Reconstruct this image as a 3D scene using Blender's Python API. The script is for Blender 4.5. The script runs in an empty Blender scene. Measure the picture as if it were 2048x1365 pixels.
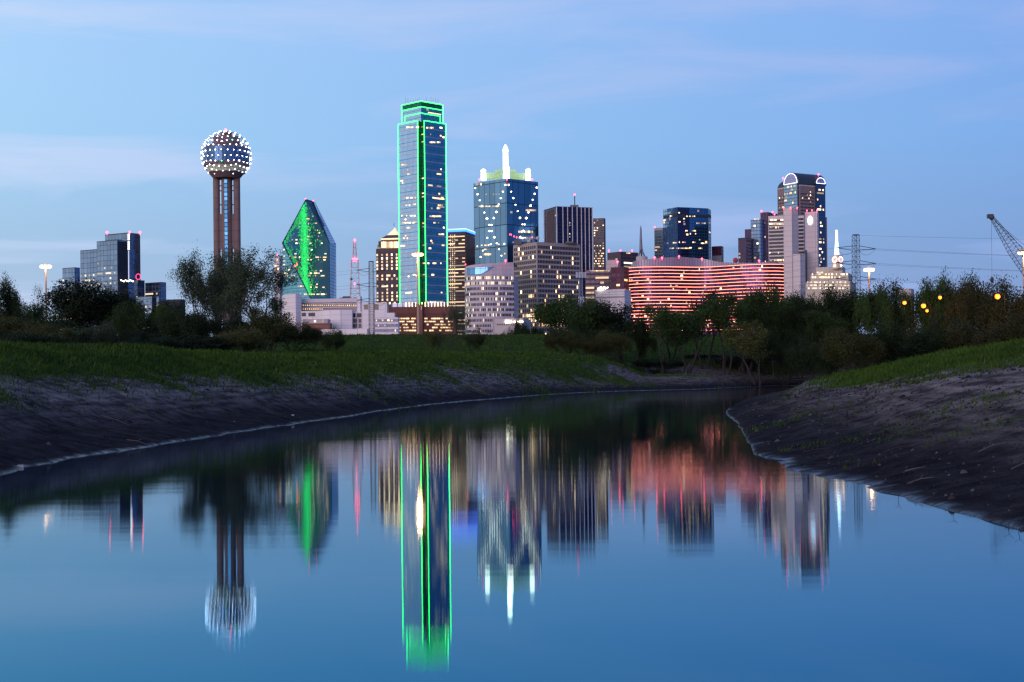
import bpy, math, random
import numpy as np
from mathutils import Vector, Matrix, noise as mnoise
R = math.radians
sc = bpy.context.scene
COL = sc.collection
# ------------------------------------------------------------------ camera
F = 2844.4; CX = 1024.0; HY = 755.3; CAMH = 1.8; ROLL = 0.0099
RV = Vector((math.cos(ROLL), 0, -math.sin(ROLL))); UV_ = Vector((math.sin(ROLL), 0, math.cos(ROLL)))
cam = bpy.data.cameras.new('camera'); camo = bpy.data.objects.new('camera', cam); COL.objects.link(camo)
cam.lens = 50; cam.sensor_width = 36; cam.shift_y = (HY - 682.5) / 2048
cam.clip_start = 0.3; cam.clip_end = 20000
camo.matrix_world = Matrix(((RV.x, UV_.x, 0, 0), (RV.y, UV_.y, -1, 0), (RV.z, UV_.z, 0, CAMH), (0, 0, 0, 1)))
sc.camera = camo
# ------------------------------------------------------------------ world, sun, exposure
sc.view_settings.view_transform = 'Standard'; sc.view_settings.look = 'None'
sc.view_settings.exposure = 0; sc.view_settings.gamma = 1
sc.cycles.max_bounces = 5; sc.cycles.diffuse_bounces = 2; sc.cycles.glossy_bounces = 3
sc.cycles.use_denoising = True; sc.cycles.pixel_filter_type = 'BLACKMAN_HARRIS'; sc.cycles.filter_width = 1.4; sc.cycles.sample_clamp_indirect = 4
GLOW = Vector((-0.5, -0.86, 0.06)).normalized()
def build_world():
    w = bpy.data.worlds.new('World'); sc.world = w; w.use_nodes = True
    nt = w.node_tree; N = nt.nodes; L = nt.links; N.clear()
    def n(t, **k):
        x = N.new(t)
        for a, b in k.items(): setattr(x, a, b)
        return x
    def mth(op, a, b=None, clamp=False):
        x = n('ShaderNodeMath', operation=op); x.use_clamp = clamp
        for i, v in enumerate((a, b)):
            if v is None: continue
            if isinstance(v, (int, float)): x.inputs[i].default_value = v
            else: L.new(v, x.inputs[i])
        return x.outputs[0]
    tc = n('ShaderNodeTexCoord'); sep = n('ShaderNodeSeparateXYZ'); L.new(tc.outputs['Generated'], sep.inputs[0])
    X, Y, Z = sep.outputs
    rp = n('ShaderNodeValToRGB'); L.new(mth('MULTIPLY', Z, 1.0, True), rp.inputs[0])
    cr = rp.color_ramp
    pts = [(0.0, (.35, .43, .68)), (0.05, (.285, .42, .69)), (0.09, (.26, .435, .725)), (0.16, (.265, .50, .86)), (0.245, (.285, .505, .90)), (0.33, (.28, .45, .86)), (0.6, (.12, .24, .58)), (1.0, (.08, .17, .45))]
    while len(cr.elements) < len(pts): cr.elements.new(0.5)
    for e, (p, c) in zip(cr.elements, pts): e.position = p; e.color = (*c, 1)
    # brighter towards the north-west, darker to the south
    # thin high clouds
    mp = n('ShaderNodeMapping'); mp.inputs['Scale'].default_value = (1.5, 1.5, 10.0); mp.inputs['Rotation'].default_value = (0, R(5), 0)
    mp.inputs['Location'].default_value = (0.4, 0.2, 3.3)
    L.new(tc.outputs['Generated'], mp.inputs[0])
    nz = n('ShaderNodeTexNoise'); nz.inputs['Scale'].default_value = 2.3; nz.inputs['Detail'].default_value = 6; nz.inputs['Roughness'].default_value = 0.52
    nz.inputs['Distortion'].default_value = 0.5
    L.new(mp.outputs[0], nz.inputs[0])
    cf = n('ShaderNodeMapRange'); cf.inputs[1].default_value = 0.50; cf.inputs[2].default_value = 0.66; cf.inputs[3].default_value = 0; cf.inputs[4].default_value = 0.8
    L.new(nz.outputs[0], cf.inputs[0])
    cl = n('ShaderNodeMix', data_type='RGBA'); L.new(cf.outputs[0], cl.inputs[0]); L.new(rp.outputs[0], cl.inputs[6]); cl.inputs[7].default_value = (.405, .545, .88, 1)
    cmb = n('ShaderNodeCombineXYZ'); Xc = mth('MAXIMUM', mth('MINIMUM', X, .8), -.8)
    for k, a in enumerate((-.92, -.66, -.2)): L.new(mth('EXPONENT', mth('MULTIPLY', Xc, a)), cmb.inputs[k])
    mx = n('ShaderNodeVectorMath', operation='MULTIPLY'); L.new(cl.outputs[2], mx.inputs[0]); L.new(cmb.outputs[0], mx.inputs[1])
    # afterglow low in the west, behind the camera
    dt = n('ShaderNodeVectorMath', operation='DOT_PRODUCT'); L.new(tc.outputs['Generated'], dt.inputs[0]); dt.inputs[1].default_value = GLOW
    g = mth('POWER', mth('MULTIPLY_ADD' if False else 'MAXIMUM', dt.outputs['Value'], 0.0), 1.6)
    el = mth('EXPONENT', mth('MULTIPLY', mth('ABSOLUTE', Z), -3.5))
    gg = mth('MULTIPLY', g, el)
    gs = n('ShaderNodeVectorMath', operation='SCALE'); gs.inputs[0].default_value = (.95, .66, .66); L.new(gg, gs.inputs['Scale'])
    ad = n('ShaderNodeVectorMath', operation='ADD'); L.new(mx.outputs[0], ad.inputs[0]); L.new(gs.outputs[0], ad.inputs[1])
    dn = n('ShaderNodeVectorMath', operation='DOT_PRODUCT'); L.new(tc.outputs['Generated'], dn.inputs[0]); dn.inputs[1].default_value = Vector((-1, .05, .16)).normalized()
    gn = mth('POWER', mth('MAXIMUM', dn.outputs['Value'], 0.0), 7.0)
    g2 = n('ShaderNodeVectorMath', operation='SCALE'); g2.inputs[0].default_value = (.30, .26, .20); L.new(gn, g2.inputs['Scale'])
    a2 = n('ShaderNodeVectorMath', operation='ADD'); L.new(ad.outputs[0], a2.inputs[0]); L.new(g2.outputs[0], a2.inputs[1]); ad = a2
    bg = n('ShaderNodeBackground'); L.new(ad.outputs[0], bg.inputs[0]); bg.inputs[1].default_value = 1.0
    sky = n('ShaderNodeTexSky', sky_type='NISHITA'); sky.sun_disc = False; sky.sun_elevation = R(1.5); sky.sun_rotation = math.atan2(GLOW.x, GLOW.y)
    bg2 = n('ShaderNodeBackground'); L.new(sky.outputs[0], bg2.inputs[0]); bg2.inputs[1].default_value = 0.015
    ash = n('ShaderNodeAddShader'); L.new(bg.outputs[0], ash.inputs[0]); L.new(bg2.outputs[0], ash.inputs[1])
    out = n('ShaderNodeOutputWorld'); L.new(ash.outputs[0], out.inputs[0])
    w.cycles.sampling_method = 'AUTOMATIC'
build_world()
sun = bpy.data.lights.new('sun', 'SUN'); sun.energy = 1.7; sun.angle = R(42); sun.color = (1, .74, .76)
suno = bpy.data.objects.new('sun', sun); COL.objects.link(suno)
suno.rotation_euler = (-Vector((-0.45, -0.88, 0.08))).to_track_quat('-Z', 'Y').to_euler()

# ------------------------------------------------------------------ helpers
def ray(px, py):
    a = (px - CX) / F; b = (HY - py) / F
    d = Vector((0, 1, 0)) + RV * a + UV_ * b
    return d / d.y
def P(px, py, D):
    return Vector((0, 0, CAMH)) + ray(px, py) * D
def TX(px, py=640):           # slope x/D of a column
    return ray(px, py).x
def ZR(px, py, D): return P(px, py, D).z
ORG = {}
def empty(name, loc, label, cat, group=None):
    o = bpy.data.objects.new(name, None); COL.objects.link(o); o.location = loc
    ORG[o.name] = Vector(loc); o['label'] = label; o['category'] = cat
    if group: o['group'] = group
    return o
def mesh_obj(name, vs, fs, mat, parent=None, uvs=None, smooth=False, kind=None, label=None, world=True):
    me = bpy.data.meshes.new(name)
    org = ORG[parent.name] if (parent is not None and world) else Vector((0, 0, 0))
    me.from_pydata([tuple(Vector(v) - org) for v in vs], [], fs)
    if uvs is not None:
        l = me.uv_layers.new(name='UVMap'); l.data.foreach_set('uv', np.array(uvs, dtype=np.float32).ravel())
    if smooth: me.shade_smooth()
    me.materials.append(mat)
    o = bpy.data.objects.new(name, me); COL.objects.link(o)
    if parent is not None: o.parent = parent; ORG[o.name] = org
    if kind: o['kind'] = kind
    if label: o['label'] = label
    return o
class MB:
    def __init__(s): s.v = []; s.f = []; s.uv = []
    def quad(s, a, b, c, d, uv=None):
        i = len(s.v); s.v += [a, b, c, d]; s.f.append((i, i+1, i+2, i+3)); s.uv += uv or [(0, 0)]*4
    def poly(s, pts, uv=None):
        i = len(s.v); s.v += pts; s.f.append(tuple(range(i, i+len(pts)))); s.uv += uv or [(0, 0)]*len(pts)
    def box(s, x0, x1, y0, y1, z0, z1, uv=None):
        s.prism([(x0, y0), (x1, y0), (x1, y1), (x0, y1)], z0, z1, uv=uv)
    def prism(s, pts, z0, z1, cap=True, uv=None, top=None):
        n = len(pts); top = top or pts; acc = 0
        for i in range(n):
            a = pts[i]; b = pts[(i+1) % n]; ta = top[i]; tb = top[(i+1) % n]
            L = math.hypot(b[0]-a[0], b[1]-a[1])
            u = [uv]*4 if uv else [(acc, z0), (acc+L, z0), (acc+L, z1), (acc, z1)]
            s.quad(Vector((*a[:2], z0)), Vector((*b[:2], z0)), Vector((*tb[:2], z1)), Vector((*ta[:2], z1)), u); acc += L
        if cap:
            s.poly([Vector((*p[:2], z1)) for p in top], [uv]*n if uv else None)
            s.poly([Vector((*p[:2], z0)) for p in reversed(pts)], [uv]*n if uv else None)
    def tube(s, pts, rad, n=5, cap=True):
        if isinstance(rad, (int, float)): rad = [rad]*len(pts)
        i0 = len(s.v); prev = None
        for k, p in enumerate(pts):
            p = Vector(p); d = (Vector(pts[min(k+1, len(pts)-1)]) - Vector(pts[max(k-1, 0)])).normalized()
            ref = Vector((0, 0, 1)) if abs(d.z) < .9 else Vector((1, 0, 0))
            x = d.cross(ref).normalized(); y = d.cross(x)
            for j in range(n):
                a = 2*math.pi*j/n; s.v.append(p + (x*math.cos(a) + y*math.sin(a))*rad[k])
        for k in range(len(pts)-1):
            for j in range(n):
                a = i0+k*n+j; b = i0+k*n+(j+1) % n
                s.f.append((a, b, b+n, a+n)); s.uv += [(j/n, k), ((j+1)/n, k), ((j+1)/n, k+1), (j/n, k+1)]
        if cap:
            e = i0+(len(pts)-1)*n
            s.f.append(tuple(i0+j for j in reversed(range(n)))); s.uv += [(0, 0)]*n
            s.f.append(tuple(e+j for j in range(n))); s.uv += [(0, 0)]*n
    def sphere(s, c, r, nu=10, nv=6, sz=1.0):
        c = Vector(c); i0 = len(s.v)
        for a in range(nv+1):
            t = math.pi*a/nv
            for b in range(nu):
                p = 2*math.pi*b/nu
                s.v.append(c + Vector((r*math.sin(t)*math.cos(p), r*math.sin(t)*math.sin(p), -r*sz*math.cos(t))))
        for a in range(nv):
            for b in range(nu):
                q = i0+a*nu+b; w = i0+a*nu+(b+1) % nu
                s.f.append((q, w, w+nu, q+nu)); s.uv += [(0, 0)]*4
    def cone(s, c, r0, r1, z0, z1, n=16, cap=True):
        s.prism([(c[0]+r0*math.cos(2*math.pi*i/n), c[1]+r0*math.sin(2*math.pi*i/n)) for i in range(n)], z0, z1, cap,
                top=[(c[0]+r1*math.cos(2*math.pi*i/n), c[1]+r1*math.sin(2*math.pi*i/n)) for i in range(n)])
    def build(s, name, mat, parent=None, **k):
        return mesh_obj(name, s.v, s.f, mat, parent, s.uv, **k)

# ------------------------------------------------------------------ materials
def newmat(name):
    m = bpy.data.materials.new(name); m.use_nodes = True
    return m, m.node_tree, m.node_tree.nodes['Principled BSDF']
def nd(nt, t, **k):
    x = nt.nodes.new(t)
    for a, b in k.items(): setattr(x, a, b)
    return x
def mt(nt, op, a, b=None, c=None, clamp=False):
    x = nd(nt, 'ShaderNodeMath', operation=op); x.use_clamp = clamp
    for i, v in enumerate((a, b, c)):
        if v is None: continue
        if isinstance(v, (int, float)): x.inputs[i].default_value = v
        else: nt.links.new(v, x.inputs[i])
    return x.outputs[0]
def mixc(nt, f, a, b, bt='MIX'):
    x = nd(nt, 'ShaderNodeMix', data_type='RGBA', blend_type=bt)
    for i, v in ((0, f), (6, a), (7, b)):
        if isinstance(v, (int, float)): x.inputs[i].default_value = v
        elif isinstance(v, tuple): x.inputs[i].default_value = (*v, 1)
        else: nt.links.new(v, x.inputs[i])
    return x.outputs[2]
def facade(name, glass, frame, cw, ch, fw=.15, fh=.2, metal=.85, rough=.12, var=.25, fmetal=0.0, band=0, bandcol=None, wob=.012):
    """curtain wall: panes of cw x ch metres between mullions fw wide and spandrels fh high (fractions of a cell)"""
    m, nt, b = newmat(name); L = nt.links
    uv = nd(nt, 'ShaderNodeUVMap'); sp = nd(nt, 'ShaderNodeSeparateXYZ'); L.new(uv.outputs[0], sp.inputs[0])
    u = mt(nt, 'DIVIDE', sp.outputs[0], cw); v = mt(nt, 'DIVIDE', sp.outputs[1], ch)
    fu = mt(nt, 'FRACT', u); fv = mt(nt, 'FRACT', v)
    isf = mt(nt, 'MAXIMUM', mt(nt, 'LESS_THAN', fu, fw), mt(nt, 'LESS_THAN', fv, fh))
    cb = nd(nt, 'ShaderNodeCombineXYZ'); L.new(mt(nt, 'FLOOR', u), cb.inputs[0]); L.new(mt(nt, 'FLOOR', v), cb.inputs[1])
    wn = nd(nt, 'ShaderNodeTexWhiteNoise'); wn.noise_dimensions = '2D'; L.new(cb.outputs[0], wn.inputs[0])
    big = nd(nt, 'ShaderNodeTexNoise'); big.inputs['Scale'].default_value = .02; L.new(uv.outputs[0], big.inputs[0])
    val = mt(nt, 'ADD', mt(nt, 'MULTIPLY_ADD', wn.outputs[0], var, 1-var/2), mt(nt, 'MULTIPLY_ADD', big.outputs[0], .5, -.25))
    gc = nd(nt, 'ShaderNodeVectorMath', operation='SCALE'); gc.inputs[0].default_value = glass; L.new(val, gc.inputs['Scale'])
    fr = frame
    if band:
        isb = mt(nt, 'LESS_THAN', mt(nt, 'FRACT', mt(nt, 'DIVIDE', sp.outputs[1], band)), .13)
        isf = mt(nt, 'MAXIMUM', isf, isb); fr = mixc(nt, isb, frame, bandcol)
    L.new(mixc(nt, isf, gc.outputs[0], fr), b.inputs['Base Color'])
    L.new(mt(nt, 'MULTIPLY_ADD', isf, fmetal-metal, metal), b.inputs['Metallic'])
    L.new(mt(nt, 'MULTIPLY_ADD', isf, .6-rough, rough), b.inputs['Roughness']); b.inputs['Specular IOR Level'].default_value = .12
    # panes are never quite coplanar
    nm = nd(nt, 'ShaderNodeVectorMath', operation='SUBTRACT'); L.new(wn.outputs[1], nm.inputs[0]); nm.inputs[1].default_value = (.5, .5, .5)
    ns = nd(nt, 'ShaderNodeVectorMath', operation='SCALE'); L.new(nm.outputs[0], ns.inputs[0]); ns.inputs['Scale'].default_value = wob*2
    ge = nd(nt, 'ShaderNodeNewGeometry'); na = nd(nt, 'ShaderNodeVectorMath', operation='ADD'); L.new(ge.outputs['Normal'], na.inputs[0]); L.new(ns.outputs[0], na.inputs[1])
    nn = nd(nt, 'ShaderNodeVectorMath', operation='NORMALIZE'); L.new(na.outputs[0], nn.inputs[0]); L.new(nn.outputs[0], b.inputs['Normal'])
    return m
def matte(name, col, rough=.85, var=.25, scale=.15, spec=.3, joint=None):
    m, nt, b = newmat(name); L = nt.links
    tc = nd(nt, 'ShaderNodeTexCoord'); nz = nd(nt, 'ShaderNodeTexNoise'); nz.inputs['Scale'].default_value = scale; nz.inputs['Detail'].default_value = 6
    L.new(tc.outputs['Object'], nz.inputs[0])
    v = mt(nt, 'MULTIPLY_ADD', nz.outputs[0], var*2, 1-var)
    if joint:
        uv = nd(nt, 'ShaderNodeUVMap'); sp = nd(nt, 'ShaderNodeSeparateXYZ'); L.new(uv.outputs[0], sp.inputs[0])
        j = mt(nt, 'MAXIMUM', mt(nt, 'LESS_THAN', mt(nt, 'FRACT', mt(nt, 'DIVIDE', sp.outputs[0], joint[0])), .07), mt(nt, 'LESS_THAN', mt(nt, 'FRACT', mt(nt, 'DIVIDE', sp.outputs[1], joint[1])), .1))
        v = mt(nt, 'MULTIPLY', v, mt(nt, 'MULTIPLY_ADD', j, -.22, 1.0))
    s = nd(nt, 'ShaderNodeVectorMath', operation='SCALE'); s.inputs[0].default_value = col; L.new(v, s.inputs['Scale'])
    L.new(s.outputs[0], b.inputs['Base Color']); b.inputs['Roughness'].default_value = rough; b.inputs['Specular IOR Level'].default_value = spec
    return m
def emit(name, col, st, sample=False):
    m, nt, b = newmat(name)
    b.inputs['Base Color'].default_value = (*[min(1, c)*.5 for c in col], 1); b.inputs['Emission Color'].default_value = (*col, 1); b.inputs['Emission Strength'].default_value = st
    m.cycles.emission_sampling = 'AUTO' if sample else 'NONE'
    return m
def litmat(name, warm, white, lo, hi, base=(.2, .2, .2)):
    """window with a lamp on behind it: UV holds two random numbers per window"""
    m, nt, b = newmat(name); L = nt.links
    uv = nd(nt, 'ShaderNodeUVMap'); sp = nd(nt, 'ShaderNodeSeparateXYZ'); L.new(uv.outputs[0], sp.inputs[0])
    L.new(mixc(nt, sp.outputs[1], warm, white), b.inputs['Emission Color'])
    L.new(mt(nt, 'MULTIPLY_ADD', mt(nt, 'POWER', sp.outputs[0], 1.8), hi-lo, lo), b.inputs['Emission Strength'])
    b.inputs['Base Color'].default_value = (*base, 1); b.inputs['Roughness'].default_value = .3
    m.cycles.emission_sampling = 'NONE'
    return m
M = {}
M['lit'] = litmat('lit_window', (1, .51, .18), (1, .78, .46), .35, 4.0)
M['lit_amber'] = litmat('amber_window', (1, .50, .15), (1, .68, .32), .3, 1.7)
M['lit_white'] = litmat('white_window', (1, .70, .40), (1, .88, .70), .3, 2.2)
M['dark_win'] = matte('dark_window', (.016, .018, .03), .25, .2, .3, .25)
M['red'] = emit('red_beacon', (1, .045, .085), 13.0)
M['green'] = emit('green_tube', (.03, 1.0, .10), 8.5, True)
M['blue'] = emit('blue_tube', (.02, .10, 1.0), 7, True)
M['bluewhite'] = emit('bluewhite_light', (.62, .78, 1.0), 3.0)
M['white'] = emit('white_floodlit_glow', (1, .94, .70), 7)
M['star'] = emit('facade_lamp', (1, .80, .52), 11)
M['neon'] = emit('orange_pink_neon', (1, .25, .15), 5.2, True)
M['bulb'] = emit('ball_bulb', (.93, .86, 1.0), 18)
M['bulb_green'] = emit('ball_bulb_green', (.1, 1.0, .5), 8)
M['sodium'] = emit('sodium_lamp', (1, .21, .008), 3.6)
M['mastlamp'] = emit('mast_lamp', (1, .52, .20), 7)
M['steel'] = matte('dark_steel', (.05, .055, .07), .5, .2, 1, .5)
M['mast_pole'] = matte('mast_pole', (.40, .27, .20), .6, .1, 1)
M['redwhite'] = matte('red_painted_steel', (.55, .16, .15), .6, .3, .1)
M['concrete'] = matte('concrete', (.50, .42, .43), .85, .12, .05, joint=(9, 4))
M['concrete2'] = matte('pale_concrete', (.62, .55, .56), .85, .1, .05, joint=(6, 3))
M['white_wall'] = matte('white_panel_wall', (.78, .69, .70), .8, .08, .05, joint=(5, 2.2))
M['roofgear'] = matte('roof_gear', (.12, .12, .14), .7, .3, .2)
M['darkroof'] = matte('dark_roof', (.03, .035, .05), .7, .3, .05)
M['blackpole'] = matte('black_pole', (.012, .011, .012), .8, .1, 1, .1)
M['wood'] = matte('bark', (.035, .028, .026), .9, .4, 2)
M['palewood'] = matte('pale_dead_wood', (.13, .11, .10), .9, .3, 2)

# ------------------------------------------------------------------ building kit
GZ = 4.0
class Face:
    def __init__(s, p0, p1, z0, z1):
        s.p0 = Vector((p0[0], p0[1], z0)); d = Vector((p1[0]-p0[0], p1[1]-p0[1], 0)); s.W = d.length
        s.u = d.normalized(); s.v = Vector((0, 0, 1)); s.n = Vector((s.u.y, -s.u.x, 0)); s.z0 = z0; s.z1 = z1; s.H = z1-z0
    @staticmethod
    def plane(p0, pu, pv):
        f = Face.__new__(Face); f.p0 = Vector(p0); a = Vector(pu)-f.p0; f.W = a.length; f.u = a.normalized(); b = Vector(pv)-f.p0
        f.n = f.u.cross(b).normalized(); f.v = f.n.cross(f.u).normalized(); f.H = b.dot(f.v); f.z0 = 0; f.z1 = f.H
        return f
    def at(s, px, py):
        d = ray(px, py); o = Vector((0, 0, CAMH)); t = (s.p0-o).dot(s.n)/d.dot(s.n); q = o+d*t-s.p0
        return q.dot(s.u), q.dot(s.v)
    def pt(s, u, v, e=0.0): return s.p0 + s.u*u + s.v*v + s.n*e
def slab(mb, f, u0, u1, v0, v1, e=.15, e0=-.05, uv=(0, 0)):
    a = [f.pt(u0, v0, e), f.pt(u1, v0, e), f.pt(u1, v1, e), f.pt(u0, v1, e)]
    b = [f.pt(u0, v0, e0), f.pt(u1, v0, e0), f.pt(u1, v1, e0), f.pt(u0, v1, e0)]
    mb.quad(*a, uv=[uv]*4)
    for i in range(4):
        j = (i+1) % 4; mb.quad(a[j], a[i], b[i], b[j], uv=[uv]*4)
def windows(b, f, rects, mat, name='window', e=.15, cap=100, seed=1, budget=None):
    """each rect a window; past CAP on the thing the rest become one part"""
    rg = random.Random(seed); rects = list(rects); rg.shuffle(rects)
    rects.sort(key=lambda r: -round((r[1]-r[0])*(r[3]-r[2]), 1))
    used = budget if budget is not None else [0]
    rest = MB()
    for r in rects:
        uv = (rg.random(), rg.random())
        if used[0] < cap:
            mb = MB(); slab(mb, f, *r, e=e, uv=uv); mb.build(name, mat, b); used[0] += 1
        else: slab(rest, f, *r, e=e, uv=uv)
    return rest
def finish_rest(b, rests, mat, name='window'):
    mb = MB()
    for r in rests:
        k = len(mb.v); mb.v += r.v; mb.f += [tuple(i+k for i in q) for q in r.f]; mb.uv += r.uv
    if mb.v: mb.build(name, mat, b, kind='stuff')
def foot(l, c, r, D, th, py=640):
    tl = TX(l, py); tr = TX(r, py); th = R(th) + max(0, math.atan(tr)); cx = TX(c, py)*D
    w1 = (cx - tl*D)/(math.cos(th) + tl*math.sin(th)); w2 = (tr*D - cx)/(math.sin(th) - tr*math.cos(th))
    C = (cx, D); Lp = (cx - w1*math.cos(th), D + w1*math.sin(th)); Rp = (cx + w2*math.sin(th), D + w2*math.cos(th))
    return [Lp, C, Rp, (Lp[0]+Rp[0]-C[0], Lp[1]+Rp[1]-C[1])]
def mass(b, name, pts, z0, z1, mat, **k):
    mb = MB(); mb.prism(pts, z0, z1); mb.build(name, mat, b, **k)
    return [Face(pts[i], pts[(i+1) % len(pts)], z0, z1) for i in range(len(pts))]
def bld(name, label, cat, pts): 
    return empty(name, (pts[1][0], pts[1][1], GZ), label, cat)
def runs(f, cw, ch, dens, seed, v0=0, v1=None, u0=0, u1=None, rowp=.5, run=4, fw=.7, fh=.5, off=(.15, .25)):
    """random lit windows in runs along the floors of a face"""
    rg = random.Random(seed); out = []; v1 = v1 if v1 is not None else f.H; u1 = u1 if u1 is not None else f.W
    nr = int((v1-v0)/ch); nc = int((u1-u0)/cw)
    for i in range(nr):
        d = dens*(2.0 if rg.random() < rowp else .15); j = 0
        while j < nc:
            if rg.random() < d:
                k = min(nc-j, 1+int(rg.expovariate(1/max(.4, run-1))))
                a = u0+(j+off[0])*cw; out.append((a, a+(k-1+fw)*cw, v0+(i+off[1])*ch, v0+(i+off[1]+fh)*ch)); j += k
            j += 1
    return out
def gridrects(f, nc, nr, mu, v0, v1, fw=.62, fh=.62):
    cw = (f.W-2*mu)/nc; ch = (v1-v0)/nr
    return [(mu+(j+.5-fw/2)*cw, mu+(j+.5+fw/2)*cw, v0+(i+.5-fh/2)*ch, v0+(i+.5+fh/2)*ch) for i in range(nr) for j in range(nc)]
def pxrect(f, x0, x1, y0, y1):
    ym = (y0+y1)/2; xm = (x0+x1)/2
    return (f.at(x0, ym)[0], f.at(x1, ym)[0], f.at(xm, y1)[1], f.at(xm, y0)[1])
def beacon(b, p, r=.9, mat='red'):
    mb = MB(); mb.sphere(p, r, 8, 6); mb.tube([Vector(p)-Vector((0, 0, r*2.5)), Vector(p)-Vector((0, 0, r*.5))], r*.15, 5)
    mb.build('beacon', M[mat], b)
def bar(b, a, c, r, mat, name, n=4):
    mb = MB(); mb.tube([a, c], r, n); return mb.build(name, mat, b)

# ------------------------------------------------------------------ terrain
# columns of the river bank: shoreline depth, edge of the grass, crest, dip behind, foot and crest of the levee
LF = [(-3500, 6.4, 12.5, 795, 20, 640, 32, 3.6), (-900, 15, 28, 775, 44, 676, 66, 3.6), (-400, 20, 34, 768, 50, 684, 75, 3.4), (0, 27.7, 42, 764, 55, 690, 85, 3.2), (300, 39, 56, 758, 71, 697, 105, 3.5),
      (500, 50.5, 70, 753, 100, 709, 130, 3.6), (600, 58.5, 80, 753, 140, 703.5, 170, 4.4), (700, 69, 90, 753, 150, 703, 185, 4.5), (850, 95, 115, 755, 170, 703, 200, 4.8),
      (1000, 123, 145, 750, 190, 706, 215, 5), (1100, 148, 165, 756, 200, 706, 225, 5), (1180, 165, 178, 763, 208, 710, 232, 4.6), (1240, 173, 186, 765, 215, 728, 235, 3.0),
      (1290, 178, 190, 768, 220, 752, 238, 2.2), (1400, 187, 212, 756, 228, 750, 240, 2.4), (1540, 235, 245, 757, 250, 753, 256, 2.6), (1700, 240, 246, 752, 252, 748, 258, 2.8), (3200, 240, 246, 752, 252, 748, 258, 2.8)]
RF = [(1438, 68, 69, -.02, 70, -.02, 71), (1465, 56, 66, .10, 78, .12, 84), (1482, 40, 60, .22, 85, .2, 98), (1500, 33, 60, .38, 88, .36, 112), (1550, 28.4, 60, .55, 100, .5, 146),
      (1572, 27, 60, .7, 118, .42, 170), (1609, 25.6, 55, .95, 100, 1.27, 190), (1714, 22.8, 50, 1.15, 90, 1.9, 300), (1800, 20.6, 42, 1.4, 80, 2.42, 400), (1900, 18.5, 38, 1.6, 70, 2.87, 400),
      (2048, 16.2, 34, 1.75, 60, 3.08, 400), (2500, 11, 25, 2.0, 46, 3.6, 400), (3200, 7.7, 18, 2.2, 36, 4.0, 400), (5000, 4.2, 10, 2.3, 20, 4.2, 400), (9000, 2.1, 5.2, 2.4, 10, 4.3, 400)]
def rz(row, D, px): return CAMH + (HY - (px-CX)*ROLL - row)*D/F
LFt = []
for (c, D0, D1, r1, D2, r2, D3, z3) in LF:
    z1 = rz(r1, D1, c); z2 = rz(r2, D2, c); lev = rz(668.5 if c > 620 else 673, 300, c)
    Dm = D0 + .4*(D1-D0); zm = .25*z1
    Ds = [D0*.45, D0*.85, D0, Dm, D1, (D1+D2)/2, D2, D3, 256, 298, 304, 335, 420, 9000]
    zs = [-2.2, -.8, 0, zm, z1, z1+(z2-z1)*.62, z2, z3, max(z3, 5.0), lev, lev, GZ, GZ-.4, GZ-.4]
    for i in range(1, len(Ds)): Ds[i] = max(Ds[i], Ds[i-1]+.05)
    LFt.append((c, Ds, zs, D1, D2))
RFt = []
for (c, D0, D1, z1, D2, z2, Db) in RF:
    back = 1.0 if c > 1650 else -1.5
    RFt.append((c, [D0*.6, D0, D0+.35*(D1-D0), D1, D2, Db, Db+12], [-2.0, 0, z1*.32, z1, z2, (back if c > 1650 else 0), back], D1, D2))
    if c > 1650: RFt[-1][1][5] = D2+45; RFt[-1][1][6] = D2+400
def field(T, px, D):
    if px <= T[0][0]: a = b = T[0]; t = 0
    elif px >= T[-1][0]: a = b = T[-1]; t = 0
    else:
        for i in range(len(T)-1):
            if T[i][0] <= px <= T[i+1][0]: a, b = T[i], T[i+1]; break
        t = (px-a[0])/(b[0]-a[0])
    Ds = [x*(1-t)+y*t for x, y in zip(a[1], b[1])]; zs = [x*(1-t)+y*t for x, y in zip(a[2], b[2])]
    z = np.interp(D, Ds, zs)
    return z, a[3]*(1-t)+b[3]*t, a[4]*(1-t)+b[4]*t, Ds
def softmax(a, b, k=.25):
    h = np.clip(.5+.5*(a-b)/k, 0, 1); return b*(1-h)+a*h+k*h*(1-h)*0
def terrain_col(px, D):
    """heights and grass cover along one column of the fan"""
    D = np.asarray(D, float)
    zl, d1, d2, Dsl = field(LFt, px, D)
    g = np.clip((D-d1)/(.38*d1)+.48, 0, 1)
    k = np.clip((px-1180)/110, 0, 1)*.55; g = np.where(D > 250, g, g*(1-k))
    zr = None
    if px > 1438:
        zr, e1, e2, Dsr = field(RFt, px, D)
        gr = np.clip((D-e1)/(.35*e1)+.1, 0, 1)*np.clip((px-1600)/120, 0, 1)
        z = np.maximum(zl, zr); g = np.where(zr > zl, gr*.85, g)
    else: z = zl
    return z, g
def zat(px, D):
    return float(terrain_col(px, [D])[0][0])
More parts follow.
